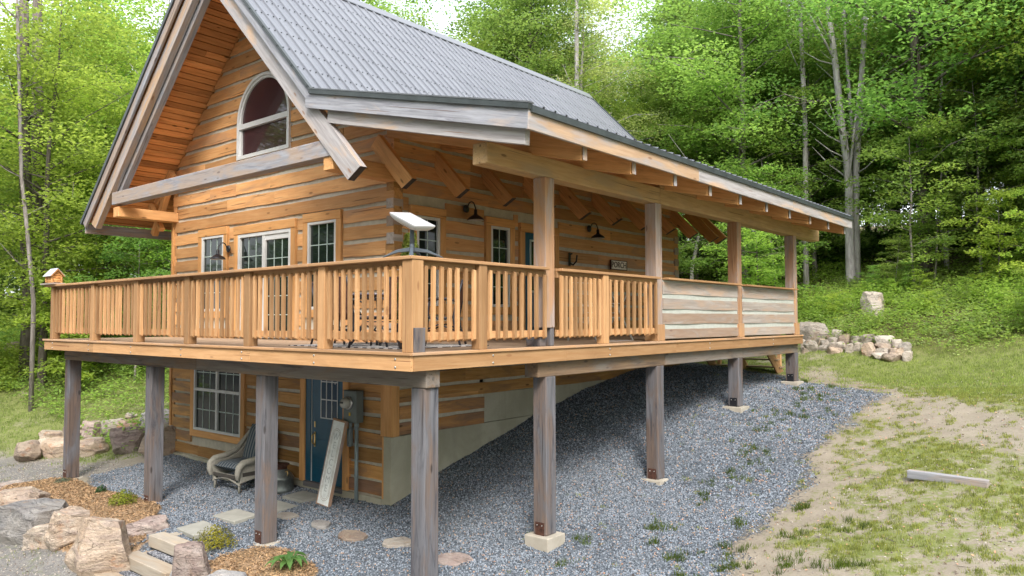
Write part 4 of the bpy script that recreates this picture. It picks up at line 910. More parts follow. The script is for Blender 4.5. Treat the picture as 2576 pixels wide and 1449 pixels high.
def leaf_quads(C,N,L,W_,roll=None,fold=.0):
    """rhombic leaves: centre C, approx normal N; returns (n,4,3)"""
    n=len(C); N=N/np.linalg.norm(N,axis=1,keepdims=True); r=rng.normal(size=(n,3)); u=np.cross(N,r); u/=np.linalg.norm(u,axis=1,keepdims=True)+1e-9; v=np.cross(N,u)
    L=np.broadcast_to(L,(n,))[:,None]; W_=np.broadcast_to(W_,(n,))[:,None]
    return np.stack([C-u*L*.5,C+v*W_*.5-u*L*.05+N*W_*.12,C+u*L*.5-N*L*.1,C-v*W_*.5-u*L*.05+N*W_*.12],1)
CEDAR=leafmat('cedar_leaf',(.16,.20,.035),(.2,.24,.04),var=.6)
e=empty('potted_cedar',(-.88,.80,0),label='bushy potted cedar just behind the railing corner',cat='potted plant')
mb=MB(); mb.lathe((0,0,0),[(.135,0),(.15,.02),(.19,.28),(.205,.285),(.205,.32),(.18,.32),(.175,.27)],22); mb.build('plant_pot',PLASTER,e,local=True)
n=5200; t_=rng.random(n)**.8; a=rng.random(n)*6.283; rr_=(.17*(1-t_**1.7*.75)+.02)*np.sqrt(rng.random(n))*(1+.25*np.sin(a*3+t_*9)); C_=np.c_[rr_*np.cos(a),rr_*np.sin(a),.30+1.14*t_]
N_=np.c_[np.cos(a),np.sin(a),rng.normal(size=n)*.4]; Vq=leaf_quads(C_,N_,.05,.022)
link('foliage',soup('foliage',Vq,4,[CEDAR],np.clip(.3+.7*t_*rng.random(n),0,1)),e)
mb=MB(); mb.tube([(0,0,.28),(0,0,1.2)],[.02,.008],6); mb.build('stem',W_POST,e,local=True)
# folding laundry rack seen through the railing
e=empty('folding_rack',(-1.05,5.35,0),R(80),label='pale folding drying rack behind the porch railing',cat='drying rack')
mb=MB(); 
for s in (-.45,.45): mb.bar((s,-.35,0),(s,.25,1.0),.025,.02,(1,0,0)); mb.bar((s*.96,.35,0),(s*.96,-.25,.8),.025,.02,(1,0,0))
mb.build('rack_frame',PAVER,e,local=True)
mb=MB()
for k in range(6): t=k/5; mb.tube([(-.45,-.35+.6*t,t*1.0),(.45,-.35+.6*t,t*1.0)],.008,6)
for k in range(4): t=.2+k/5; mb.tube([(-.43,.35-.6*t,t*.8),(.43,.35-.6*t,t*.8)],.008,6)
mb.build('rack_rail',WHITE,e,local=True)
# ---- lower storey things
gp=gz1(-8,2)
e=empty('wicker_armchair',(-6.50,1.93,gz1(-6.5,1.93)-.01),R(4),label='white wicker armchair with blue striped cushions beside the lower window',cat='armchair')
# local: faces -y
mb=MB()
for x,y in ((-.36,-.36),(.36,-.36),(-.34,.33),(.34,.33)): mb.tube([(x*1.02,y*1.02,0),(x,y,.14),(x,y,.30)],[.018,.026,.03],8)
mb.build('leg',WICK,e,local=True)
def shell(mb,pts,th=.05,n=8,r=None): mb.tube(pts,r or th,n)
mb=MB()
# skirt and sides of woven wicker
mb.prism([(-.40,-.40),(.40,-.40),(.40,-.36),(-.40,-.36)],.235,.30,(1,0,0),plane='xy'); 
mb.prism([(-.40,.12),(-.30,.17),(-.15,.205),(0,.215),(.15,.205),(.30,.17),(.40,.12),(.40,.165),(.0,.25),(-.40,.165)],-.40,-.37,(1,0,0))
for s in (-1,1):
    x0,x1=(s*.37,s*.42); x0,x1=min(x0,x1),max(x0,x1)
    mb.prism([(-.38,.17),(0,.23),(.36,.17),(.38,.52),(.40,.90),(.30,.76),(.14,.58),(-.10,.51),(-.36,.49),(-.42,.43),(-.40,.3)],x0,x1,(0,1,0),plane='yz')
    mb.tube([(s*.40,-.42,.24),(s*.42,-.44,.36),(s*.43,-.42,.46),(s*.43,-.34,.52),(s*.43,-.12,.545),(s*.43,.10,.61),(s*.42,.26,.78),(s*.36,.40,.97),(s*.20,.46,1.04),(0,.47,1.06)],[.035,.05,.058,.06,.058,.05,.042,.038,.036,.036],10)
mb.prism([(-.36,.26),(.36,.26),(.40,.80),(.34,.95),(.18,1.03),(0,1.05),(-.18,1.03),(-.34,.95),(-.40,.80)],.37,.43,(1,0,0))
mb.build('wicker_frame',WICK,e,.008,local=True)
mb=MB(); mb.box(-.36,.36,-.405,-.398,.238,.30); mb.box(.418,.424,-.34,.3,.28,.35); mb.build('lattice_band',WICKD,e,local=True)
def cushmat():
    k=NT('striped_cushion',.9,.1); tc=k.n('TexCoord').outputs['Object']; x=k.n('SeparateXYZ',{0:tc}).outputs[0]
    w1=k.mth('FRACT',k.mth('MULTIPLY',x,13.0)); w2=k.mth('FRACT',k.mth('MULTIPLY',x,41.0))
    c=k.mix(k.mth('GREATER_THAN',w1,.5),(.035,.055,.085),(.20,.21,.22)); c=k.mix(k.mth('MULTIPLY',k.mth('GREATER_THAN',w2,.7),.6),c,(.10,.14,.17)); k.col(c); return k.m
CUSH=cushmat()
def pillow(mb,c,ex,ey,ez,n=10):
    vs=[];fs=[]
    for side in (1,-1):
        for i in range(n+1):
            for j in range(n+1):
                u=-1+2*i/n; v=-1+2*j/n; h=max(0,(1-abs(u)**4)*(1-abs(v)**4))**.45
                vs.append(Vector(c)+Vector(ex)*u+Vector(ey)*v+Vector(ez)*h*side)
    m=(n+1)**2
    for s in range(2):
        for i in range(n):
            for j in range(n):
                a=s*m+i*(n+1)+j; q=(a,a+1,a+n+2,a+n+1); fs.append(q if s==1 else q[::-1])
    mb.add(vs,fs,0,tone=.5,smooth=True)
e.scale=(1.0,1.0,1.0)
mb=MB(); pillow(mb,(0,-.04,.42),(.36,0,0),(0,.36,0),(0,0,.085)); mb.build('seat_cushion',CUSH,e,local=True)
mb=MB(); pillow(mb,(0,.27,.75),(.33,0,0),(0,.11,.33),(0,-.08,.02)); mb.build('back_cushion',CUSH,e,local=True)
# milk can
zc=gz1(-5.55,2.12); e=empty('milk_can',(-5.62,2.10,zc),label='old dented metal milk can by the blue door',cat='milk can')
mb=MB(); mb.lathe((0,0,0),[(.205,0),(.22,.02),(.225,.06),(.22,.07),(.225,.22),(.235,.24),(.225,.26),(.19,.31),(.13,.365),(.11,.40)],28); mb.build('can_body',ZINC,e,local=True)
mb=MB(); mb.lathe((0,0,.40),[(.11,0),(.10,.03),(.14,.07),(.15,.08),(.14,.085),(.10,.07)],24); mb.build('can_neck',RUST,e,local=True)
mb=MB()
for s in (-1,1): mb.tube([(s*.14,0,.36),(s*.20,0,.38),(s*.21,0,.33),(s*.19,0,.28)],.01,6)
mb.build('handle',BRASS,e,local=True)
# electric meter
e=empty('electric_meter',(-3.93,YW-.03,-1.05),label='grey electric meter box with a round glass meter and conduit',cat='electric meter')
mb=MB(); mb.box(-.17,.17,-.15,0,-.27,.24); mb.box(-.175,.175,-.155,-.0,.241,.255); mb.build('meter_box',GREYBOX,e,.006,local=True)
mb=MB(); mb.lathe((-.03,-.15,.05),[(.11,0),(.11,.02),(.095,.03)],24,axis=(0,-1,0)); mb.build('meter_ring',METAL,e,local=True)
mb=MB(); mb.lathe((-.03,-.18,.05),[(.092,0),(.09,.06),(.07,.10),(.03,.115)],24,axis=(0,-1,0)); mb.build('meter_dome',plain('meter_face',(.40,.40,.36),.15,.6),e,local=True)
mb=MB(); mb.box(-.075,.005,-.302,-.292,.05,.08); mb.build('meter_display',BLACK,e,local=True)
mb=MB(); mb.box(-.01,.025,-.165,-.155,-.16,-.105); mb.build('meter_seal_tag',GROUT,e,local=True)
mb=MB(); mb.tube([(.10,-.085,-.27),(.10,-.085,-1.72)],.032,12); mb.tube([(.10,-.085,-.27),(.10,-.085,-.34)],.042,12); mb.tube([(.10,-.085,-1.1),(.10,-.085,-1.14)],.036,12); mb.tube([(-.06,-.085,-.27),(-.06,-.085,-.38)],.03,12); mb.build('conduit',CONDUIT,e,local=True)
mb=MB(); mb.box(-.115,-.035,-.12,-.045,-.64,-.38); mb.lathe((-.075,-.12,-.64),[(.04,0),(.04,.075)],14,axis=(0,1,0)); mb.build('conduit_fitting',CONDUIT,e,.008,local=True)
# leaning welcome board
zs_=gz1(-4.15,1.95); e=empty('leaning_sign',(-4.22,1.98,zs_-.01),0,label='tall white painted board with an oval border leaning beside the blue door',cat='sign')
tilt=Matrix.Rotation(R(-10),4,'X')@Matrix.Rotation(R(5),4,'Y')
PAINT=plain('worn_white_paint',(.80,.83,.83),.8,.2,var=.12,vs=8); LINE=plain('taupe_outline',(.38,.33,.29),.8,.2); LET=plain('faded_grey_letters',(.53,.56,.57),.8,.2)
mb=MB(); mb.box(-.15,.15,-.03,.015,0,1.42); o=mb.build('board',PAINT,e,local=True); o.matrix_local=tilt
mb=MB(); mb.box(-.17,-.15,-.036,.02,0,1.42,'z'); mb.box(.15,.17,-.036,.02,0,1.42,'z'); mb.box(-.15,.15,-.036,.02,1.385,1.42); mb.box(-.15,.15,-.036,.02,0,.03); o=mb.build('board_frame',W_PPOST,e,.003,local=True); o.matrix_local=tilt
for nm,rr0 in (('outline',.115),('outline',.09)):
    mb=MB(); P=[(rr0*math.cos(a),1.14+rr0*1.1*math.sin(a)) for a in np.linspace(0,math.pi,12)]+[(rr0*math.cos(a),.22+rr0*1.1*math.sin(a)) for a in np.linspace(math.pi,2*math.pi,12)]
    for i in range(len(P)): a_,b_=P[i],P[(i+1)%len(P)]; mb.bar((a_[0],-.0315,a_[1]),(b_[0],-.0315,b_[1]),.006,.009,(1,0,0)) if False else mb.tube([(a_[0],-.031,a_[1]),(b_[0],-.031,b_[1])],.003,4,cap=False)
    o=mb.build(nm,LINE,e,local=True); o.matrix_local=tilt
t=text('lettering','W\nE\nL\nC\nO\nM\nE',LET,e,.155,tilt@Matrix.Translation((0,-.0315,.71))@Matrix.Rotation(R(90),4,'X'),ext=.001,spacing=.9)
# ---------------------------------------------------------------- rocks
def gnd(x,y): return float(gfull(np.array([float(x)]),np.array([float(y)]))[0])
import bmesh
def rock(name,loc,size,mat,label,cat='rock',group=None,seed=0,planes=17,rz=None,sink=.12,flat=.0,sub=3,rough=.05):
    rr=random.Random(seed*31+5); bm=bmesh.new(); bmesh.ops.create_icosphere(bm,subdivisions=sub+1 if sub<4 else 4,radius=1.0)
    P=[]
    for _ in range(planes):
        n=Vector((rr.gauss(0,1),rr.gauss(0,1),rr.gauss(0,.7))).normalized(); P.append((n,rr.uniform(.55,.85)))
    P.append((Vector((rr.uniform(-.15,.15),rr.uniform(-.15,.15),1)).normalized(),rr.uniform(.50,.62)-flat)); P.append((Vector((0,0,-1)),.6))
    for v in bm.verts:
        for n,d in P:
            k=v.co.dot(n)-d
            if k>0: v.co-=n*k
        nz=noise.noise(v.co*2.3+Vector((seed,0,0)))*rough*1.6+noise.noise(v.co*6+Vector((0,seed,0)))*rough*.7+noise.noise(v.co*Vector((1,1,5))*2.5+Vector((0,seed,0)))*rough*.6
        v.co*=1+nz
        st=noise.noise(Vector((seed*3.1,0,v.co.z*5.5+v.co.x*1.2)))*.045*rough/.05; v.co.x*=1+st; v.co.y*=1+st
    xs_=[v.co.x for v in bm.verts];ys_=[v.co.y for v in bm.verts];z_=[v.co.z for v in bm.verts]
    cx,cy=(max(xs_)+min(xs_))/2,(max(ys_)+min(ys_))/2; dx,dy,dz=max(xs_)-min(xs_),max(ys_)-min(ys_),max(z_)-min(z_); z0=min(z_)
    H=size[2]*(1+sink)
    for v in bm.verts: v.co=Vector(((v.co.x-cx)/dx*size[0],(v.co.y-cy)/dy*size[1],(v.co.z-z0)/dz*H-size[2]*sink))
    me=bpy.data.meshes.new(name); bm.to_mesh(me); bm.free(); me.materials.append(mat)
    o=link(name,me); o.location=loc; o.rotation_euler.z=R(39.7)+(rr.uniform(-.3,.3) if rz is None else rz)
    return tag(o,label,cat,group)
# face camera: local x ~ image horizontal
fg=[(-9.541,-1.029,-3.15,0.58,0.572,0.441),(-7.615,-1.146,-3.2,0.796,0.854,0.656),(-6.815,-1.061,-3.22,0.646,0.633,0.501),(-5.427,-1.045,-3.26,0.762,0.671,0.811),(-5.625,-0.318,-2.98,0.595,0.411,0.334),(-5.468,-0.624,-3.05,0.437,0.303,0.174),(-3.17,-0.887,-3.3,0.473,0.281,0.879),(-3.256,-0.384,-3.15,1.157,0.896,0.347),(-4,-0.296,-2.92,0.228,0.181,0.12),(-10.81,-0.552,-2.98,0.554,0.654,0.207),(-9.893,-0.528,-3,0.555,0.547,0.23)]
fgl=[('rusty red boulder at the far left edge of the bed',ST_RUST),('dark grey slab topped boulder, second from the left in the bed wall',ST_GREY),('layered tan boulder with an undercut base in the bed wall',ST_TAN),('largest upright pinkish tan boulder left of the timber steps',ST_TAN),('brown boulder above the steps beside the mulch',ST_PINK),('small flat topped stone touching the timber steps',ST_GREY),('leaning tan boulder right of the timber steps',ST_PINK),('big pale grey boulder at the bottom of the picture',ST_GREY),('small tan stone below the yellow green shrub',ST_TAN),('pinkish flat stone at the far left above the red boulder',ST_PINK),('grey flat stone beside the mulch at the left',ST_GREY)]
fsz=[(1.08,1.08,1.0)]*11
for k,((x,y,z,a,b,c),(lab,m)) in enumerate(zip(fg,fgl)):
    s=(1.36,1.25,1.05) if k not in (6,5,8) else (1.1,1.1,1.0); rock('boulder',(x+.07,y+.06,z),(a*s[0],b*s[1],c*s[2]),m,lab,'boulder',seed=k+3,flat=.05,sub=3,rough=.06)
for k,(x,y,sx,sy,h,lab,m) in enumerate([(-8.55,-1.02,.8,.7,.52,'low weathered boulder between the red boulder and the dark slab',ST_TAN),(-6.25,-1.05,.62,.6,.55,'hidden brown boulder behind the layered boulder',ST_TAN),(-11.2,-.9,1.5,.8,.16,'broad flat grey bedrock slab at the left edge',ST_GREY),(-2.2,-1.0,.9,.7,.45,'grey boulder under the mulch at the bottom edge',ST_GREY)]):
    rock('boulder',(x,y,gnd(x,y)-.06),(sx,sy,h),m,lab,'boulder',seed=k+50,rough=.06)
LR=[(-13.56,0.71,-2.85,0.65,0.52,0.36),(-13.31,1.3,-2.77,0.79,0.55,0.34),(-12.63,1.7,-2.74,0.72,0.51,0.33),(-11.68,2.16,-2.63,0.91,0.72,0.47),(-10.5,2.33,-2.6,0.77,0.54,0.54),(-14.14,1.23,-2.72,0.35,0.28,0.21),(-14.73,1.63,-2.58,0.62,0.5,0.18),(-14.24,1.92,-2.56,0.49,0.39,0.25),(-13.92,2.19,-2.54,0.46,0.37,0.3),(-13.56,2.5,-2.51,0.49,0.39,0.31),(-13.32,2.81,-2.42,0.46,0.37,0.25),(-12.72,3,-2.34,0.36,0.29,0.34),(-12.15,3.25,-2.26,0.51,0.46,0.33),(-14.03,3.23,-2.14,0.3,0.24,0.11)]
LRL=['leftmost tan boulder of the retaining row','long flat boulder behind the leftmost grey post','long flat boulder right of the leftmost grey post','big rounded pinkish boulder in the middle of the retaining row','big boulder touching the left corner of the cabin','small boulder at the left end of the upper row','flat tan boulder left of the leftmost post in the upper row','tan stone hidden behind the leftmost post','square tan boulder just right of the leftmost post','pale angular boulder in the upper row','orange faced boulder in the upper row','grey stone just left of the second post','grey square boulder high beside the cabin corner','small pale stone lying in the lawn above the boulders']
LRM=[ST_TAN,ST_TAN,ST_TAN,ST_PINK,ST_TAN,ST_TAN,ST_TAN,ST_TAN,ST_PINK,ST_PALE,ST_RUST,ST_GREY,ST_GREY,ST_PALE]
for k,(x,y,z,a,b,c) in enumerate(LR):
    up=1.0; rock('boulder',(x,y,z-.04),(a*1.12,b*1.2,c*(1.35 if k<5 else 1.55)),LRM[k],LRL[k],'boulder','boulders of the left retaining row',seed=k+90,flat=.04)
RR=[(-1.17,16.58,-0.33,0.77,0.62,0.66),(-1.16,16.33,-0.37,0.36,0.29,0.11),(-0.91,15.67,-0.55,0.35,0.28,0.22),(-0.83,16.32,-0.35,0.22,0.18,0.12),(-0.67,16.19,-0.39,0.25,0.2,0.14),(-0.63,15.85,-0.49,0.31,0.24,0.1),(-0.69,16.54,-0.28,0.17,0.14,0.14),(-0.49,16.26,-0.37,0.27,0.22,0.18),(-0.57,16.91,-0.16,0.34,0.27,0.17),(-0.22,16.3,-0.35,0.33,0.26,0.21),(0.06,16.27,-0.35,0.24,0.19,0.16),(-0.29,15.87,-0.5,0.4,0.32,0.17),(-0.29,15.63,-0.57,0.35,0.28,0.11),(0.09,15.66,-0.55,0.21,0.17,0.18),(0.25,15.84,-0.5,0.24,0.19,0.16),(0.58,15.58,-0.6,0.34,0.28,0.23),(0.32,16.37,-0.32,0.42,0.34,0.17),(0.8,16.27,-0.35,0.48,0.39,0.18),(0.85,15.9,-0.49,0.47,0.38,0.16),(0.9,15.64,-0.58,0.38,0.31,0.13),(0.9,15.47,-0.64,0.42,0.34,0.1),(1.22,15.28,-0.71,0.44,0.35,0.13),(1.23,15.91,-0.46,0.3,0.24,0.2),(1.43,15.76,-0.53,0.32,0.25,0.2),(1.29,15.61,-0.6,0.43,0.34,0.14),(1.56,15.31,-0.68,0.25,0.2,0.16),(-1.19,15.87,-0.48,0.12,0.09,0.21),(-1.03,15.56,-0.56,0.18,0.15,0.1),(0.18,16.48,-0.26,0.14,0.11,0.11)]
pos_=['at the left end','near the left end','left of the middle','near the middle','right of the middle','near the right end','at the right end']
def side(x): return pos_[int(np.clip((x+1.3)/3.0*7,0,6))]
seen_={}
for k,(x,y,z,a,b,c) in enumerate(RR):
    row='top' if z>-.37 else ('middle' if z>-.54 else 'bottom')
    if k==0: c=c*.62; lab='large wedge shaped boulder behind the left end of the dry stone pile'
    else:
        q=['rounded','angular','flat','squarish','slanted','chunky','broken'][k%7]; t=['pale','greyish','cream','pinkish'][k%4]
        lab=f'{t} {q} fieldstone in the {row} row {side(x)} of the stone pile'
    rock('fieldstone' if k else 'boulder',(x,y,gnd(x,y)-.06),(a*1.12,b*1.3,c*1.45+.05),ST_PALE if (k%3 or k==0) else ST_TAN,lab,'boulder' if k==0 else 'stone',None if k==0 else 'stones piled at the foot of the hill',seed=k+200,planes=9,sub=2)
(x,y,z,a,b,c),=[(-0.05,18.85,0.48,0.71,0.57,0.83)]
rock('boulder',(x,y,gnd(x,y)-.1),(a*1.05,b*1.3,c*.95),ST_PALE,'pale blocky boulder standing alone on the green hillside','boulder',seed=321,planes=6,rough=.04)
(x,y,z,a,b,c),=[(-23.92,4.02,-1.09,0.99,0.79,0.87)]
rock('boulder',(x,y,gnd(x,y)-.1),(a*1.4,b*1.3,c*.9),ST_TAN,'brown boulder at the forest edge left of the deck','boulder',seed=322)
# stepping stones
def slabstone(loc,sx,sy,rz,mat,label,poly=None,h=.05,name='paver',cat='paving slab',group=None):
    mb=MB(); rr=random.Random(int(loc[0]*100)); 
    P=poly or [(-sx/2,-sy/2),(sx/2,-sy/2),(sx/2,sy/2),(-sx/2,sy/2)]
    if poly=='irr': n=9; P=[(sx/2*math.cos(6.283*i/n)*rr.uniform(.75,1.05),sy/2*math.sin(6.283*i/n)*rr.uniform(.75,1.05)) for i in range(n)]
    mb.prism(P,-h,.018,(1,0,0),plane='xy'); o=mb.build(name,mat,None,.008,1,(0,0,0)); o.location=loc; o.rotation_euler.z=rz
    sl=(gnd(loc[0],loc[1]+.2)-gnd(loc[0],loc[1]-.2))/.4; o.rotation_euler.x=math.atan(sl)*.6
    return tag(o,label,cat,group)
for (x,y,lab) in [(-4.93,2.08,'pale concrete paver nearest the blue door'),(-4.83,1.50,'pale concrete paver just right of the third post'),(-4.88,.80,'pale concrete paver second from the timber steps'),(-4.75,.14,'pale concrete paver closest to the timber steps')]:
    slabstone((x,y,gnd(x,y)+.02),.60,.42,R(0+rnd.uniform(-4,4)),PAVER,lab,group='pavers leading to the blue door')
for x,y,sx,sy,m,lab in [(-4.22,1.30,.45,.30,ST_PALE,'tan flagstone beside the third grey post'),(-3.45,1.36,.46,.30,ST_GREY,'small dark flagstone, second along the curved line'),(-2.62,1.30,.62,.42,ST_TAN,'brown flagstone in the middle of the curved line'),(-1.78,1.42,.46,.46,ST_PALE,'pale tan flagstone left of the corner post'),(-.72,1.40,.55,.58,ST_PINK,'round pinkish flagstone right of the corner post')]:
    slabstone((x,y,gnd(x,y)+.02),sx,sy,R(rnd.uniform(-20,20)),m,lab,'irr',.04,'flagstone','flagstone','flagstones set in the gravel')
# timber steps
for k,(y0,zt,lab) in enumerate([(-.45,-2.76,'top timber step at the gravel edge'),(-.83,-2.95,'middle timber step between the boulders'),(-1.20,-3.13,'lowest timber step at the bottom edge')]):
    e=empty('timber_step',(-4.5,y0+.12,zt-.15),label=lab,cat='step',group='weathered timber garden steps')
    mb=MB(); mb.box(-5.10,-3.80,y0,y0+.24,zt-.17,zt,'x'); mb.build('tread_timber',W_STEP,e,.012,2)
    mb=MB(); mb.box(-5.02,-4.86,y0+.243,y0+.5,zt-.17,zt-.02,'y'); mb.build('side_timber',W_STEP,e,.01)
mb=MB(); mb.box(-4.86,-3.8,-.58,-.455,-2.99,-2.935); mb.box(-4.86,-3.8,-.955,-.835,-3.17,-3.12)
def gravelmat():
    k=NT('step_gravel',.95,.1); p=k.pos(); v=k.n('TexVoronoi',{'Vector':p,'Scale':40.0}); vc=k.n('SeparateColor',{0:v.outputs['Color']})
    c=k.mix(vc.outputs[0],(.10,.11,.14),(.42,.43,.47)); c=k.mix(k.ramp(v.outputs['Distance'],.35,.75,0,.85),c,(.03,.035,.04)); k.col(c); k.bump(k.mth('SUBTRACT',1.0,v.outputs['Distance']),.8,.02); return k.m
o=mb.build('step_gravel',gravelmat(),None,origin=(0,0,0)); tag(o,kind='structure')
# timber left in the lawn
e=empty('loose_timber',(4.02,6.2,gnd(4.02,6.2)),R(-7),label='weathered grey timber lying alone in the patchy lawn',cat='timber'); mb=MB(); mb.box(-.50,.50,-.055,.055,-.02,.095,'x'); mb.build('beam',W_BARGE,e,.008,local=True)
# ---------------------------------------------------------------- leaves and plants
LEAF={ 'lime':leafmat('lime_leaf',(.24,.38,.075),(.42,.62,.10),tw=.56,var=.28), 'spring':leafmat('spring_leaf',(.19,.32,.08),(.36,.55,.11),tw=.56,var=.28), 'mid':leafmat('mid_green_leaf',(.155,.275,.075),(.30,.49,.10),tw=.56,var=.28),
 'deep':leafmat('deep_green_leaf',(.145,.25,.065),(.28,.46,.09),tw=.55), 'pale':leafmat('pale_green_leaf',(.26,.36,.15),(.42,.56,.19),tw=.56) }
def barkmat(name,c,d):
    k=NT(name,.9,.1); tc=k.n('TexCoord').outputs['Object']; a=k.noise(k.map(tc,(9,9,1.6)),1.5,6,.7,.6); b=k.noise(tc,1.1,4,.6)
    col=k.mix(k.ramp(a,.35,.65),d,c); col=k.mix(k.ramp(b,.5,.75,0,.4),col,tuple(x*.55 for x in c)); k.col(col); k.bump(a,.5,.03); return k.m
BARKG=barkmat('pale_grey_bark',(.40,.385,.39),(.25,.235,.235)); BARKD=barkmat('brown_grey_bark',(.15,.135,.12),(.07,.06,.05)); BARKM=barkmat('mid_grey_bark',(.27,.25,.24),(.13,.115,.105))
def spray(c,rad,n,L,flat=.30,droop=.22):
    a=rng.random(n)*6.283; r=np.sqrt(rng.random(n))*rad
    P=np.c_[r*np.cos(a),r*np.sin(a),rng.normal(size=n)*flat*rad*.5-droop*(r/rad)**2*rad]
    N=np.c_[rng.normal(size=n)*.5,rng.normal(size=n)*.5,np.ones(n)]
    return P+c,N
def make_tree(h,cb,cr,nleaf,leafL,lmat,bmat,r0,seed,lean=.03,spread=1.0,shape='oval',limbs=26,per=3,trunkonly=False):
    """returns (root with trunk and crown). h height, cb crown base, cr crown radius"""
    rs=np.random.default_rng(seed); r_=random.Random(seed)
    root=empty('tree',(0,0,0)); mb=MB()
    pts=[];x=y=0; K=10
    dx,dy=r_.uniform(-lean,lean),r_.uniform(-lean,lean)
    for i in range(K+1):
        z=h*i/K; pts.append(Vector((x,y,z-.3*(i==0)))); x+=dx*h/K+r_.gauss(0,.02)*h/K*2; y+=dy*h/K+r_.gauss(0,.02)*h/K*2
    mb.tube(pts,[r0*(1.25 if i==0 else 1-.88*i/K) for i in range(K+1)],9)
    def tp(z): f=min(max(z/h*K,0),K-.001); i=int(f); return pts[i].lerp(pts[i+1],f-i)
    cen=[];rads=[]
    for j in range(limbs):
        f=(j+.5)/limbs; z=cb+(h-cb)*f*.97; 
        if shape=='oval': w_=math.sin(math.pi*min(1,f*.80+.18))**.8
        elif shape=='cone': w_=(1-f)**.7*.95+.1
        else: w_=(.55+.45*math.sin(math.pi*f))
        a=j*2.4+r_.uniform(-.5,.5); L=cr*w_*r_.uniform(.65,1.12)*spread; s=tp(z*.97)
        rise=r_.uniform(.05,.5)*L; q=[s]; 
        for t in (.35,.7,1.0): q.append(s+Vector((math.cos(a)*L*t+r_.gauss(0,.08)*L,math.sin(a)*L*t+r_.gauss(0,.08)*L,rise*t+ (.15*L*t*(1-t)))))
        rb=max(.012,r0*(1-.85*z/h)*.42); mb.tube(q,[rb,rb*.7,rb*.42,rb*.15],5,cap=False)
        for m in range(per+1):
            t=.35+.65*(m/per); i=min(int(t*3),2); 
            base=q[1].lerp(q[2],min(1,(t-.35)/.35)) if t<.7 else q[2].lerp(q[3],(t-.7)/.3)
            sr=cr*r_.uniform(.16,.36)*(.75+.35*w_)
            off=Vector((r_.gauss(0,.18)*L,r_.gauss(0,.18)*L,r_.gauss(0,.10)*L))
            tip=base+off; mb.tube([base,tip],[rb*.3,rb*.1],4,cap=False)
            cen.append(tip); rads.append(sr)
    mb.build('trunk',bmat,root,local=True)
    if nleaf:
        tot=sum(r*r for r in rads); Ps=[];Ns=[];T=[]
        for c,r in zip(cen,rads):
            n=max(8,int(nleaf*r*r/tot)); P,N=spray(np.array(c),r,n,leafL); Ps.append(P);Ns.append(N); b=r_.uniform(.1,.9); T.append(np.clip(b+rs.normal(size=n)*.16,0,1))
        P=np.concatenate(Ps);N=np.concatenate(Ns);T=np.concatenate(T)
        V=leaf_quads(P,N,leafL*rs.uniform(.75,1.25,len(P)),leafL*.62)
        link('crown',soup('crown',V,4,[lmat],T),root)
    return root
def place(root,x,y,rz,s,first,label,cat='tree',group=None,sz=None):
    o=root if first else copy_tree(root)
    o.location=(x,y,gnd(x,y)-.15); o.rotation_euler=(0,0,rz); o.scale=(s,s,sz or s)
    for k_ in ('group','label'):
        if k_ in o: del o[k_]
    return tag(o,label,cat,group)
print('protos')
# prototypes
T_=dict(
 limeA=make_tree(13,2.2,3.3,26000,.14,LEAF['lime'],BARKD,.13,1,shape='wide',limbs=44,per=4),
 springA=make_tree(15,3.0,3.6,30000,.145,LEAF['spring'],BARKM,.17,2,limbs=46,per=4),
 springB=make_tree(12,1.6,3.2,26000,.14,LEAF['spring'],BARKD,.12,3,shape='wide',limbs=44,per=4),
 midA=make_tree(16,3.5,3.8,30000,.15,LEAF['mid'],BARKD,.2,4,limbs=46,per=4),
 midB=make_tree(11,1.2,3.0,25000,.14,LEAF['mid'],BARKM,.11,5,shape='wide',limbs=42,per=4),
 paleA=make_tree(17,5.5,3.3,20000,.12,LEAF['pale'],BARKG,.17,6,limbs=44,per=4),
 deepA=make_tree(17,2.5,4.2,26000,.17,LEAF['deep'],BARKD,.2,7,shape='wide',limbs=46,per=4),
 sapA=make_tree(5.2,.7,1.7,5200,.11,LEAF['spring'],BARKM,.035,8,lean=.08,shape='wide',limbs=16,per=2),
 sapB=make_tree(3.6,.4,1.4,3000,.12,LEAF['lime'],BARKD,.025,9,lean=.08,shape='wide',limbs=13,per=2),
 sapC=make_tree(6.5,1.6,2.0,4600,.13,LEAF['mid'],BARKM,.05,10,lean=.06,shape='wide',limbs=16,per=2))
used=set()
def tree(kind,x,y,s=1.0,label=None,group=None,sz=None,cat='tree',rz=None):
    nm={'limeA':'maple_tree','springA':'maple_tree','springB':'maple_tree','midA':'forest_tree','midB':'forest_tree','paleA':'aspen_tree','deepA':'forest_tree','sapA':'sapling','sapB':'sapling','sapC':'sapling'}[kind]
    o=place(T_[kind],x,y,rndF.uniform(0,6.28) if rz is None else rz,s,kind not in used,label,cat,group,sz); used.add(kind); o.name=nm; return o
GL={'limeA':'bright lime green maple in the woods','springA':'tall fresh green maple in the woods','springB':'leafy fresh green maple in the woods','midA':'tall mid green tree in the woods','midB':'bushy mid green tree in the woods','paleA':'tall pale leaved aspen in the woods','deepA':'dark leaved tree deep in the woods','sapA':'fresh green sapling at the forest edge','sapB':'short lime green sapling at the forest edge','sapC':'mid green sapling at the forest edge'}
def forest(lst,where):
    for kind,x,y,s in lst: tree(kind,x,y,s,GL[kind]+' '+where,GL[kind].split(' in ')[0].split(' at ')[0]+'s '+where,cat='sapling' if kind.startswith('sap') else 'tree')
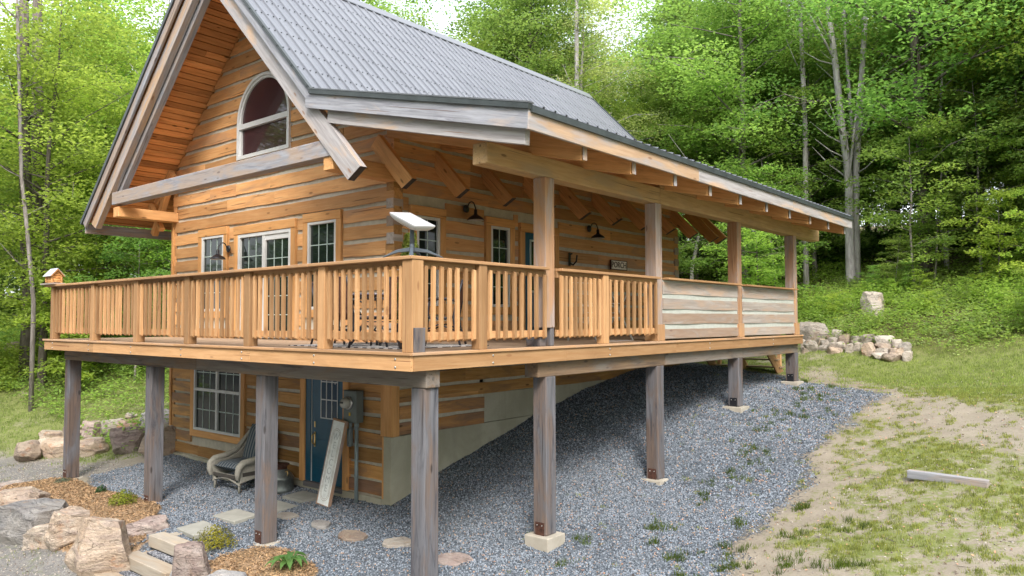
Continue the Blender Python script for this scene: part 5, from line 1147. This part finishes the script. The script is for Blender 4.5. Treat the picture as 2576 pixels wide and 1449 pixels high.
# right and rear treeline
F1=[]
rndF=random.Random(23)
def blocked(x,y):
    cx,cy=6.16,-5.69; dx,dy=x-cx,y-cy; d=math.hypot(dx,dy)
    for ux,uy,d0,d1,wd in ((-.702,.712,19,200,1.7),(-.270,.963,0,27.6,3.9),(-.345,.939,0,28.5,1.6),(-.172,.985,0,28.5,1.8),(-.12,.993,0,31,1.6)):
        al=dx*ux+dy*uy; pe=abs(dx*uy-dy*ux)
        if d0<al<d1 and pe<wd: return True
    return False
def ring(n,fx,kinds,smin,smax,out,gap=2.4):
    tries=0; pl=[]
    while len(pl)<n and tries<4000:
        tries+=1; x,y=fx()
        if all((x-a)**2+(y-b)**2>gap*gap for a,b in pl) and not blocked(x,y): pl.append((x,y)); out.append((rndF.choice(kinds),x,y,rndF.uniform(smin,smax)))
def back1(): x=rndF.uniform(-11,14); return x,21.8+.25*abs(x)*.5+rndF.uniform(0,4)-(.25*x if x>0 else 0)+(1.0 if x<-6 else 0)
R1=[]; ring(20,back1,['springA','springB','midB','midA','paleA','springB'],.85,1.15,R1,2.6); forest(R1,'behind the cabin')
R2=[]; ring(24,lambda:(rndF.uniform(-19,17),rndF.uniform(27,36)),['springA','midA','springA','limeA','springA','paleA','midB'],.8,1.08,R2,2.6); forest(R2,'up the slope')
R3=[]; ring(44,lambda:(rndF.uniform(-34,24),rndF.uniform(37,60)),['deepA','midA','deepA','springA'],.8,1.1,R3,3.2); forest(R3,'far up the slope')
# left side woods
L1=[]
def leftf():
    t=rnd.random(); return -18.5-8*t+rndF.uniform(-2,2),4.0+13*rnd.random()+0*t
ring(15,lambda:(rndF.uniform(-27,-19.5),rndF.uniform(5.5,15.5)),['limeA','limeA','springB','springA','limeA'],.8,1.1,L1,2.7); forest(L1,'left of the cabin')
L2=[]; ring(20,lambda:(rndF.uniform(-44,-27.5),rndF.uniform(2,24)),['limeA','springA','midA','deepA','springA'],.75,1.02,L2,3.0); forest(L2,'far left of the cabin')
L5=[]; ring(16,lambda:(rndF.uniform(-62,-44),rndF.uniform(-10,22)),['deepA','midA','deepA'],.7,.95,L5,3.6); forest(L5,'beyond the left lawn')
L3=[]; ring(20,lambda:(rndF.uniform(-58,-30),rndF.uniform(18,46)),['deepA','midA','springA'],.85,1.1,L3,3.6); forest(L3,'in the distant left woods')
L4=[]; ring(8,lambda:(rndF.uniform(-23,-13),rndF.uniform(16.5,25)),['midA','springA','springB','deepA'],.9,1.2,L4,2.6); forest(L4,'behind the cabin roof')
# bright accents like the photograph
tree('limeA',-16.6,6.9,.80,'very bright yellow green maple nearest the left edge of the cabin roof'); tree('limeA',-19.3,2.9,.95,'bright yellow green maple at the far left edge')
tree('limeA',3.6,23.4,.92,'glowing yellow green maple behind the forked grey trunk'); tree('paleA',-11.5,19.6,.85,'pale leaved aspen behind the far end of the roof ridge'); tree('limeA',6.8,20.3,.9,'yellow green maple at the right edge of the woods')
S=[('sapA',-4.6,19.4,1),('sapC',-6.5,18.6,.9),('sapA',-3.6,20.4,1.05),('sapB',-3.4,18.2,1.0),('sapA',1.0,21.6,1.1),('sapC',2.3,21.9,1),('sapA',3.6,21.2,.9),('sapB',3.0,20.2,.9),('sapC',5.0,21.0,1),('sapA',5.8,19.8,.9),('sapC',.6,20.9,.95),('sapB',4.3,19.6,.8),('sapA',7.4,18.8,1.0),('sapC',-9,18.2,1)]
forest(S,'right of the cabin')
SL=[('sapC',-17.0,4.6,.8),('sapA',-18.2,5.8,.9),('sapA',-15.6,8.6,.8),('sapC',-19.5,7.6,1),('sapC',-16.8,9.6,1.),('sapB',-17.9,3.1,1.0),('sapB',-20.5,3.8,1.1),('sapA',-21.2,5.0,1),('sapC',-14.0,13.4,1),('sapA',-12.8,14.8,1),('sapC',-22.5,2.0,1),('sapB',-21.5,1.2,1.1),('sapA',-15.0,11.2,.95)]
forest(SL,'left of the cabin')
# trees behind the viewpoint, seen mirrored in the window glass
BK=[]; ring(30,lambda:(rndF.uniform(-52,30),rndF.uniform(-36,-24)),['midA','deepA','springA'],1.0,1.3,BK,3.4)
BK+=[('midA',26,-12,1.1),('deepA',28,-5,1.2),('springA',27,2,1.1),('deepA',31,8,1.2),('midA',25,-18,1.1),('deepA',30,16,1.2)]
BK+=[('midA',-16,-27,1.7),('springA',-23,-25,1.8),('midA',-30,-23,1.8),('deepA',-20,-32,1.9),('springA',-37,-20,1.8),('midA',-9,-29,1.6)]
forest(BK,'across the clearing')
BS=random.Random(5)
for k in range(24):
    x=BS.uniform(-1.8,8.5); y=BS.uniform(16.6,20.5)-.12*(x-2)
    if abs(x+.05)<.9 and abs(y-18.6)<1.2: continue
    tree(BS.choice(['sapA','sapB','sapB']),x,y,BS.uniform(.2,.42),'low leafy bush among the undergrowth on the hillside','low leafy bushes on the hillside',cat='bush').name='hillside_bush'
# individually placed trunks
def trunk_tree(name,stems,label,mat=BARKG,cat='tree',leaf=None):
    base=stems[0][0][0]; e=empty(name,(base[0],base[1],gnd(base[0],base[1])),label=label,cat=cat)
    for pts in stems:
        mb=MB(); P=[p for p,_ in pts]; rr0=[r for _,r in pts]
        mb.tube(P,rr0,10)
        for i in range(len(P)*3):
            j=rnd.randrange(len(P)-1); t=rnd.random(); q=Vector(P[j]).lerp(Vector(P[j+1]),t)
            if q.z<base[2]+4: continue
            r=rr0[j]*.3; a=rnd.random()*6.28; l=rnd.uniform(.5,1.8); d=Vector((math.cos(a)*l,math.sin(a)*l,rnd.uniform(.2,1.1)*l)); mb.tube([q,q+d*.5+Vector((0,0,-.08*l)),q+d],[r,r*.6,r*.2],5)
        mb.build('trunk',mat,e)
    return e
b=gnd(-1.71,22.33)
trunk_tree('forked_tree',[[((-1.71,22.33,b-.4),0.204),((-1.70,22.3,1.6),0.163),((-1.68,22.23,3.74),0.150),((-1.66,22.2,5.0),0.136),((-1.70,22.13,5.97),0.126),((-1.80,22.05,6.94),0.116),((-1.98,21.9,9.72),0.102),((-2.15,21.8,11.5),0.088),((-2.4,21.7,15),0.061)],
 [((-1.55,22.45,b-.2),0.150),((-1.52,22.42,4.0),0.126),((-1.47,22.40,5.7),0.112),((-1.33,22.38,7.4),0.102),((-1.13,22.36,9.9),0.088),((-1.0,22.35,11.6),0.075),((-.7,22.3,15),0.048)],
 [((-1.50,22.5,5.6),0.061),((-1.60,22.35,7.66),0.058),((-1.68,22.2,10.2),0.051),((-1.72,22.1,12.0),0.041),((-1.8,22,15),0.027)],
 [((-1.66,22.1,5.0),0.048),((-1.5,22.05,6.2),0.041),((-1.2,22.0,8.6),0.020)],[((-1.85,21.95,9.2),0.041),((-2.6,21.7,11.0),0.034),((-3.3,21.5,12.2),0.020)]],'tall pale grey tree forking into bare stems beside the porch roof')
def single(x,y,pts,label,mat=BARKG,top=None):
    g=gnd(x,y); return trunk_tree('slender_tree',[[((x,y,g-.3),pts[0][1]*1.2)]+[((px,py,pz),r) for (px,py,pz),r in pts]],label,mat)
single(-3.38,22.75,[((-3.37,22.7,2.5),.10),((-3.25,22.56,7.3),.09),((-3.26,22.4,9.9),.08),((-3.27,22.28,12.1),.07),((-3.3,22.2,15),.05)],'straight pale trunk left of the forked grey tree')
single(-10.86,18.9,[((-10.86,18.81,5),.11),((-10.8,18.74,9.84),.095),((-10.72,18.63,13),.08),((-10.6,18.5,17),.05)],'slender pale trunk rising behind the roof ridge')
single(1.11,23.24,[((1.11,23.18,2.53),.075),((1.0,23.08,3.6),.07),((1.07,23.,5.2),.065),((1.05,22.93,6.66),.06),((1.2,22.9,9),.03)],'thin crooked pale trunk between the forked tree and the right edge')
single(2.31,26.16,[((2.35,26.16,2.6),.11),((2.45,26.16,4.07),.10),((2.72,26.23,7.03),.09),((2.98,26.27,10.3),.08),((3.2,26.3,15),.05)],'leaning pale trunk near the right edge')
single(-6.68,20.0,[((-6.6,20.05,2.3),.07),((-6.4,20.2,3.4),.06),((-6.2,20.3,6),.05)],'thin pale trunk seen under the porch roof')
single(-17.4,2.0,[((-17.43,2.01,.88),.06),((-17.6,1.84,3.07),.055),((-17.95,1.8,4.4),.05),((-18.2,1.7,8.5),.045),((-18.9,1.6,15),.03)],'leaning grey trunk left of the bird feeder',BARKM)
single(-21.0,3.0,[((-20.9,3.03,.95),.20),((-20.9,2.9,3),.19),((-20.87,2.73,6.7),.17),((-20.8,2.6,12),.12)],'thick dark trunk at the far left',BARKD)
single(-22.9,4.0,[((-22.86,3.95,1.8),.24),((-22.78,3.76,6.6),.2),((-22.7,3.6,12),.14)],'second thick dark trunk at the far left',BARKD)
single(-18.5,6.2,[((-18.45,6.26,2.0),.07),((-18.75,6.01,2.8),.06),((-19.2,5.8,4.2),.05),((-19.8,5.6,6),.03)],'thin trunk leaning left under the left eave')
single(-20,6.4,[((-19.98,6.34,1.94),.12),((-19.98,6.27,3.2),.115),((-20,6.2,9),.08)],'grey trunk just left of the cabin wall',BARKM)
rr2=random.Random(77)
for k in range(26):
    x,y=rr2.uniform(-9,11),rr2.uniform(24,36); g=gnd(x,y); r=rr2.uniform(.07,.2); l=rr2.uniform(-.5,.5)
    e=trunk_tree('bare_tree',[[((x,y,g-.3),r*1.2),((x+l*.3,y,g+5),r*.85),((x+l,y,g+13),r*.5)]],'bare trunk among the shaded woods on the right',rr2.choice([BARKD,BARKM,BARKM]),'bare tree'); e['group']='bare trunks in the woods on the right'
for k in range(16):
    x,y=rr2.uniform(-32,-18),rr2.uniform(7,22); g=gnd(x,y); r=rr2.uniform(.08,.2); l=rr2.uniform(-.5,.5)
    e=trunk_tree('bare_tree',[[((x,y,g-.3),r*1.2),((x+l*.3,y,g+5),r*.85),((x+l,y,g+13),r*.5)]],'bare trunk among the shaded woods on the left',rr2.choice([BARKD,BARKM,BARKD]),'bare tree'); e['group']='bare trunks in the woods on the left'
# ---------------------------------------------------------------- undergrowth and grass (uncountable)
def scatter(n,x0,x1,y0,y1,prob):
    x=rng.uniform(x0,x1,n); y=rng.uniform(y0,y1,n); k=rng.random(n)<prob(x,y); return x[k],y[k]
def under(name,x,y,hmin,hmax,per,L,mat,rad=.22):
    n=len(x); z=gfull(x,y); h=rng.uniform(hmin,hmax,n); cx=np.repeat(x,per);cy=np.repeat(y,per);cz=np.repeat(z,per);ch=np.repeat(h,per); m=n*per
    a=rng.random(m)*6.283; r=np.sqrt(rng.random(m))*rad*(.5+ch/hmax); P=np.c_[cx+r*np.cos(a),cy+r*np.sin(a),cz+ch*rng.uniform(.35,1,m)-.15*r]
    N=np.c_[rng.normal(size=m)*.4,rng.normal(size=m)*.4,np.ones(m)]; V=leaf_quads(P,N,L*rng.uniform(.7,1.3,m),L*.6)
    T=np.clip(np.repeat(rng.uniform(.0,.6,n)+.6*(vnoise(x,y,.7,61)-.3),per)+rng.normal(size=m)*.18,0,1)
    o=link(name,soup(name,V,4,[mat],T)); return tag(o,kind='stuff')
def hillp(x,y): return masks(x,y)[4]*np.clip(.25+1.2*(vnoise(x,y,.8,21)-.25),0.04,1)
x,y=scatter(11000,-7,13,15.4,25,lambda x,y:hillp(x,y)*sstep(26,22,y)); under('undergrowth',x,y,.12,.55,13,.10,LEAF['spring'],.24)
x,y=scatter(9000,-7,13,15.2,23,lambda x,y:hillp(x,y)*(vnoise(x,y,.9,71)>.45)*.8); under('undergrowth',x,y,.10,.40,12,.085,LEAF['pale'],.22)
x,y=scatter(6500,-7,13,16.5,24,lambda x,y:hillp(x,y)*(vnoise(x,y,.5,33)>.5)); under('undergrowth',x,y,.3,.85,16,.10,LEAF['lime'],.28)
x,y=scatter(9000,-30,-11,2,17,lambda x,y:sstep(-.4,.8,masks(x,y)[4]+sstep(-19.5,-22.5,x)+(sstep(-14.6,-17,x)*sstep(4.0,6.0,y)))); under('undergrowth',x,y,.15,.7,14,.11,LEAF['spring'],.28)
x,y=scatter(16000,-30,24,25,66,lambda x,y:np.full(len(x),.8)); under('undergrowth',x,y,.4,1.8,14,.20,LEAF['deep'],.6)
x,y=scatter(6000,-46,-24,-6,22,lambda x,y:np.full(len(x),.8)); under('undergrowth',x,y,.3,1.3,14,.17,LEAF['mid'],.45)
x,y=scatter(800,-24,-16,-1,4.5,lambda x,y:sstep(-18.5,-20.5,x+.3*y)); under('undergrowth',x,y,.3,1.2,40,.12,LEAF['lime'],.4)
def blades(name,x,y,hmin,hmax,per,wd,mat,rad=.05,lean=.45):
    n=len(x); z=gfull(x,y); m=n*per; cx=np.repeat(x,per)+rng.normal(size=m)*rad; cy=np.repeat(y,per)+rng.normal(size=m)*rad; cz=gfull(cx,cy)-.008
    h=np.repeat(rng.uniform(hmin,hmax,n),per)*rng.uniform(.6,1.1,m); a=rng.random(m)*6.283; b=rng.random(m)*6.283; l=h*lean*rng.random(m)
    B=np.c_[cx,cy,cz]; W2=np.c_[np.cos(a),np.sin(a),np.zeros(m)]*wd/2; Tp=B+np.c_[np.cos(b)*l,np.sin(b)*l,h]
    V=np.stack([B-W2,B+W2,Tp],1); T=np.clip(np.repeat(rng.uniform(.1,.9,n),per)+rng.normal(size=m)*.18,0,1)
    return tag(link(name,soup(name,V,3,[mat],T)),kind='stuff')
GRASS=leafmat('grass_blade',(.20,.27,.07),(.28,.35,.07),var=.45,tw=.3,rough=.6); DRY=leafmat('dry_grass_blade',(.34,.27,.15),(.3,.24,.1),var=.3,tw=.2)
def lawnp(x,y):
    g=masks(x,y)[5]; return sstep(.35,.75,g+(vnoise(x,y,7,41)-.5)*1.6)
x,y=scatter(60000,-1,9,1.5,12,lambda x,y:sstep(.42,.72,masks(x,y)[5]*.75+(vnoise(x,y,8,41)-.5)*1.7+.05)); blades('lawn_grass',x,y,.025,.07,11,.008,GRASS,.022)
x,y=scatter(26000,-4,12,11,17.5,lawnp); blades('lawn_grass',x,y,.03,.085,8,.011,GRASS,.05)
x,y=scatter(38000,-26,-10.6,.5,15,lawnp); blades('lawn_grass',x,y,.03,.09,7,.012,GRASS,.05)
x,y=scatter(5000,-1,9,1.5,12,lambda x,y:masks(x,y)[5]*.6+.1); x,y=x[masks(x,y)[0]<.1],y[masks(x,y)[0]<.1]; blades('dry_grass',x,y,.02,.05,4,.006,DRY,.06,1.2)
# tufts (countable clumps kept as one patchy mass at the gravel edge)
tx=[];ty=[]
for px_,py_,n,s in [(.75,5.3,7,.10),(.8,4.0,10,.13),(1.1,3.4,4,.05),(.9,6.3,16,.22),(1.0,7.2,18,.3),(.6,8.2,8,.2),(.85,10.6,22,.3),(.35,11.5,9,.15),(1.2,9.4,10,.25),(.55,9.0,12,.2),(1.6,3.0,7,.1),(2.1,3.6,9,.15),(2.3,3.0,8,.1),(2.9,3.4,9,.15),(2.6,4.2,5,.08),(3.3,3.3,12,.2),(2.4,5.2,7,.1),(.45,2.2,4,.08),(-.1,12.6,8,.15),(.8,11.9,7,.1),(3.6,2.6,9,.2),(4.4,3.1,10,.2),(2.0,2.4,8,.12),(3.2,4.6,8,.15),(1.75,4.5,6,.06),(.15,3.1,5,.08)]:
    tx+=list(px_+rng.normal(size=n)*s); ty+=list(py_+rng.normal(size=n)*s)
blades('weed_tufts',np.array(tx),np.array(ty),.05,.13,26,.009,leafmat('tuft_blade',(.07,.13,.02),(.1,.18,.02),var=.4),.035,.7)
# mulch chips
MCH=leafmat('wood_chip',(.33,.22,.13),(.22,.11,.05),var=.5,tw=.05)
x,y=scatter(60000,-10.8,-1.0,-1.6,.6,lambda x,y:(masks(x,y)[1]>.45)*1.0); z=gfull(x,y)+.032+rng.random(len(x))*.02
V=leaf_quads(np.c_[x,y,z],np.c_[rng.normal(size=(len(x),2))*.35,np.ones(len(x))],rng.uniform(.025,.07,len(x)),.013); tag(link('mulch',soup('mulch',V,4,[MCH],rng.random(len(x)))),kind='stuff')
# dead leaves and litter on gravel and lawn
x,y=scatter(4500,-1.5,9,1.5,14,lambda x,y:np.full(len(x),.8)); z=gfull(x,y)+.015
V=leaf_quads(np.c_[x,y,z],np.c_[rng.normal(size=(len(x),2))*.4,np.ones(len(x))],rng.uniform(.02,.05,len(x)),.02); tag(link('leaf_litter',soup('leaf_litter',V,4,[leafmat('dead_leaf',(.34,.24,.17),(.2,.1,.05),var=.75,tw=.1)],rng.random(len(x)))),kind='stuff')
# gravel stones as real geometry, uncountable
def stones(name,x,y,smin,smax,mat):
    n=len(x); s=rng.uniform(smin,smax,n)[:,None]; z=gfull(x,y)+.2*s[:,0]; C_=np.c_[x,y,z]
    u=rng.normal(size=(n,3)); u/=np.linalg.norm(u,axis=1,keepdims=True); r=rng.normal(size=(n,3)); v=np.cross(u,r); v/=np.linalg.norm(v,axis=1,keepdims=True); w_=np.cross(u,v)
    a,b,c=u*s*.62,v*s*.48,w_*s*.38; P=[C_+a,C_+b,C_+c,C_-a,C_-b,C_-c]
    F=[(0,1,2),(1,3,2),(3,4,2),(4,0,2),(1,0,5),(3,1,5),(4,3,5),(0,4,5)]
    V=np.concatenate([np.stack([P[i] for i in f],1) for f in F]); T=np.tile(rng.random(n),8)
    return tag(link(name,soup(name,V,3,[mat],T)),kind='stuff')
def gsm():
    k=NT('gravel_stone',.9,.15); t=k.attr('tone').outputs['Fac']; c=k.mix(t,(.04,.052,.07),(.31,.355,.42)); c=k.mix(k.mth('GREATER_THAN',k.mth('FRACT',k.mth('MULTIPLY',t,37.7)),.95),c,(.40,.29,.22)); k.col(c); return k.m
GSM=gsm()
gp_=lambda x,y: sstep(.3,.75,masks(x,y)[0]+(vnoise(x,y,6,51)-.5)*.5)*(.45+.55*sstep(.35,.6,vnoise(x,y,.9,53)))
x,y=scatter(210000,-10.4,3.0,-.9,5.5,gp_); stones('gravel',x,y,.015,.029,GSM)
x,y=scatter(60000,-3.2,3.0,5.5,13,gp_); stones('gravel',x,y,.02,.036,GSM)
def pebm():
    k=NT('pebble_stone',.9,.15); t=k.attr('tone').outputs['Fac']; c=k.mix(t,(.17,.14,.12),(.46,.43,.39)); k.col(c); return k.m
PEB=pebm()
x,y=scatter(15000,-1,9,1.5,14,lambda x,y:.55*(masks(x,y)[0]<.5)*sstep(.35,.65,vnoise(x,y,2.2,91))); stones('pebbles',x,y,.012,.035,PEB)
x,y=scatter(16000,-13.5,-4.5,-4,2.2,lambda x,y:.8*(masks(x,y)[3]>.4)); stones('pebbles',x,y,.01,.032,PEB)
x,y=scatter(500,-13.5,-5,-3.5,2.2,lambda x,y:(masks(x,y)[3]>.4)*(vnoise(x,y,1.5,95)>.52)*1.0); blades('weed_tufts',x,y,.02,.06,14,.01,GRASS,.05,.9)
x,y=scatter(260,-1,8,1.8,12,lambda x,y:(masks(x,y)[0]<.6)*.9); z=gfull(x,y)+.012; a_=rng.random(len(x))*6.28; l_=rng.uniform(.03,.12,len(x)); d_=np.c_[np.cos(a_)*l_,np.sin(a_)*l_,rng.normal(size=len(x))*.01]; p_=np.c_[-np.sin(a_)*.004,np.cos(a_)*.004,0*a_+.004]; b_=np.c_[x,y,z]
tag(link('twigs',soup('twigs',np.stack([b_-d_,b_-d_*0-p_,b_+d_,b_+p_],1),4,[BARKD],rng.random(len(x)))),kind='stuff')
# small shrubs in the bed
def shrub(x,y,r,h,mat,label,n=900,L=.035):
    e=empty('shrub',(x,y,gnd(x,y)+.02),label=label,cat='shrub'); a=rng.random(n)*6.283; t=rng.random(n); rr_=r*np.sqrt(t)*(1+.3*np.sin(a*4)); P=np.c_[rr_*np.cos(a),rr_*np.sin(a),h*(1-.6*t)*rng.uniform(.25,1.1,n)]
    N=np.c_[np.cos(a)*.8,np.sin(a)*.8,rng.uniform(.2,1.2,n)]; link('foliage',soup('foliage',leaf_quads(P,N,L*rng.uniform(.7,1.5,n),L*.4),4,[mat],rng.random(n)),e)
    mb=MB()
    for k in range(7): q=rnd.random()*6.28; mb.tube([(0,0,0),(math.cos(q)*r*.7,math.sin(q)*r*.7,h*.7)],[.008,.003],4)
    mb.build('stem',BARKD,e,local=True)
YS=leafmat('yellow_shrub_leaf',(.22,.25,.03),(.25,.3,.03),var=.5)
shrub(-6.95,-.02,.22,.24,YS,'yellow green dwarf shrub in the left mulch bed'); shrub(-3.82,-.12,.27,.30,YS,'yellow green dwarf shrub beside the timber steps',1300); shrub(-8.15,.12,.09,.14,leafmat('dark_small_leaf',(.05,.12,.04),(.06,.12,.04)),'tiny dark green plant in the left mulch bed',300); shrub(-9.95,.16,.16,.08,leafmat('grey_green_leaf',(.12,.18,.12),(.1,.16,.1)),'low grey green plant at the foot of the leftmost post',300)
e=empty('hosta',(-2.12,-.08,gnd(-2.12,-.08)+.03),label='broad leaved green hosta in the right mulch bed',cat='plant'); mb=MB(); HM=leafmat('hosta_leaf',(.12,.24,.07),(.18,.32,.08),var=.2)
for k in range(13):
    a=k*2.4; L=.16+.09*rnd.random(); up=.10+.10*rnd.random(); c_,s_=math.cos(a),math.sin(a); w2=.045
    P=[(0,0,0)]; q=[(c_*L*.5,s_*L*.5,up*.9),(c_*L,s_*L,up*.75),(c_*L*1.25,s_*L*1.25,up*.4)]
    vs=[(0,0,0.01)]+[(q[0][0]-s_*w2,q[0][1]+c_*w2,q[0][2]+.02),q[0],(q[0][0]+s_*w2,q[0][1]-c_*w2,q[0][2]+.02),(q[1][0]-s_*w2*.7,q[1][1]+c_*w2*.7,q[1][2]+.015),q[1],(q[1][0]+s_*w2*.7,q[1][1]-c_*w2*.7,q[1][2]+.015),q[2]]
    mb.add(vs,[(0,2,1),(0,3,2),(1,2,5,4),(2,3,6,5),(4,5,7),(5,6,7)],0,tone=rnd.random(),smooth=True)
mb.build('hosta_leaves',HM,e,local=True)
print('objects',len(bpy.data.objects))
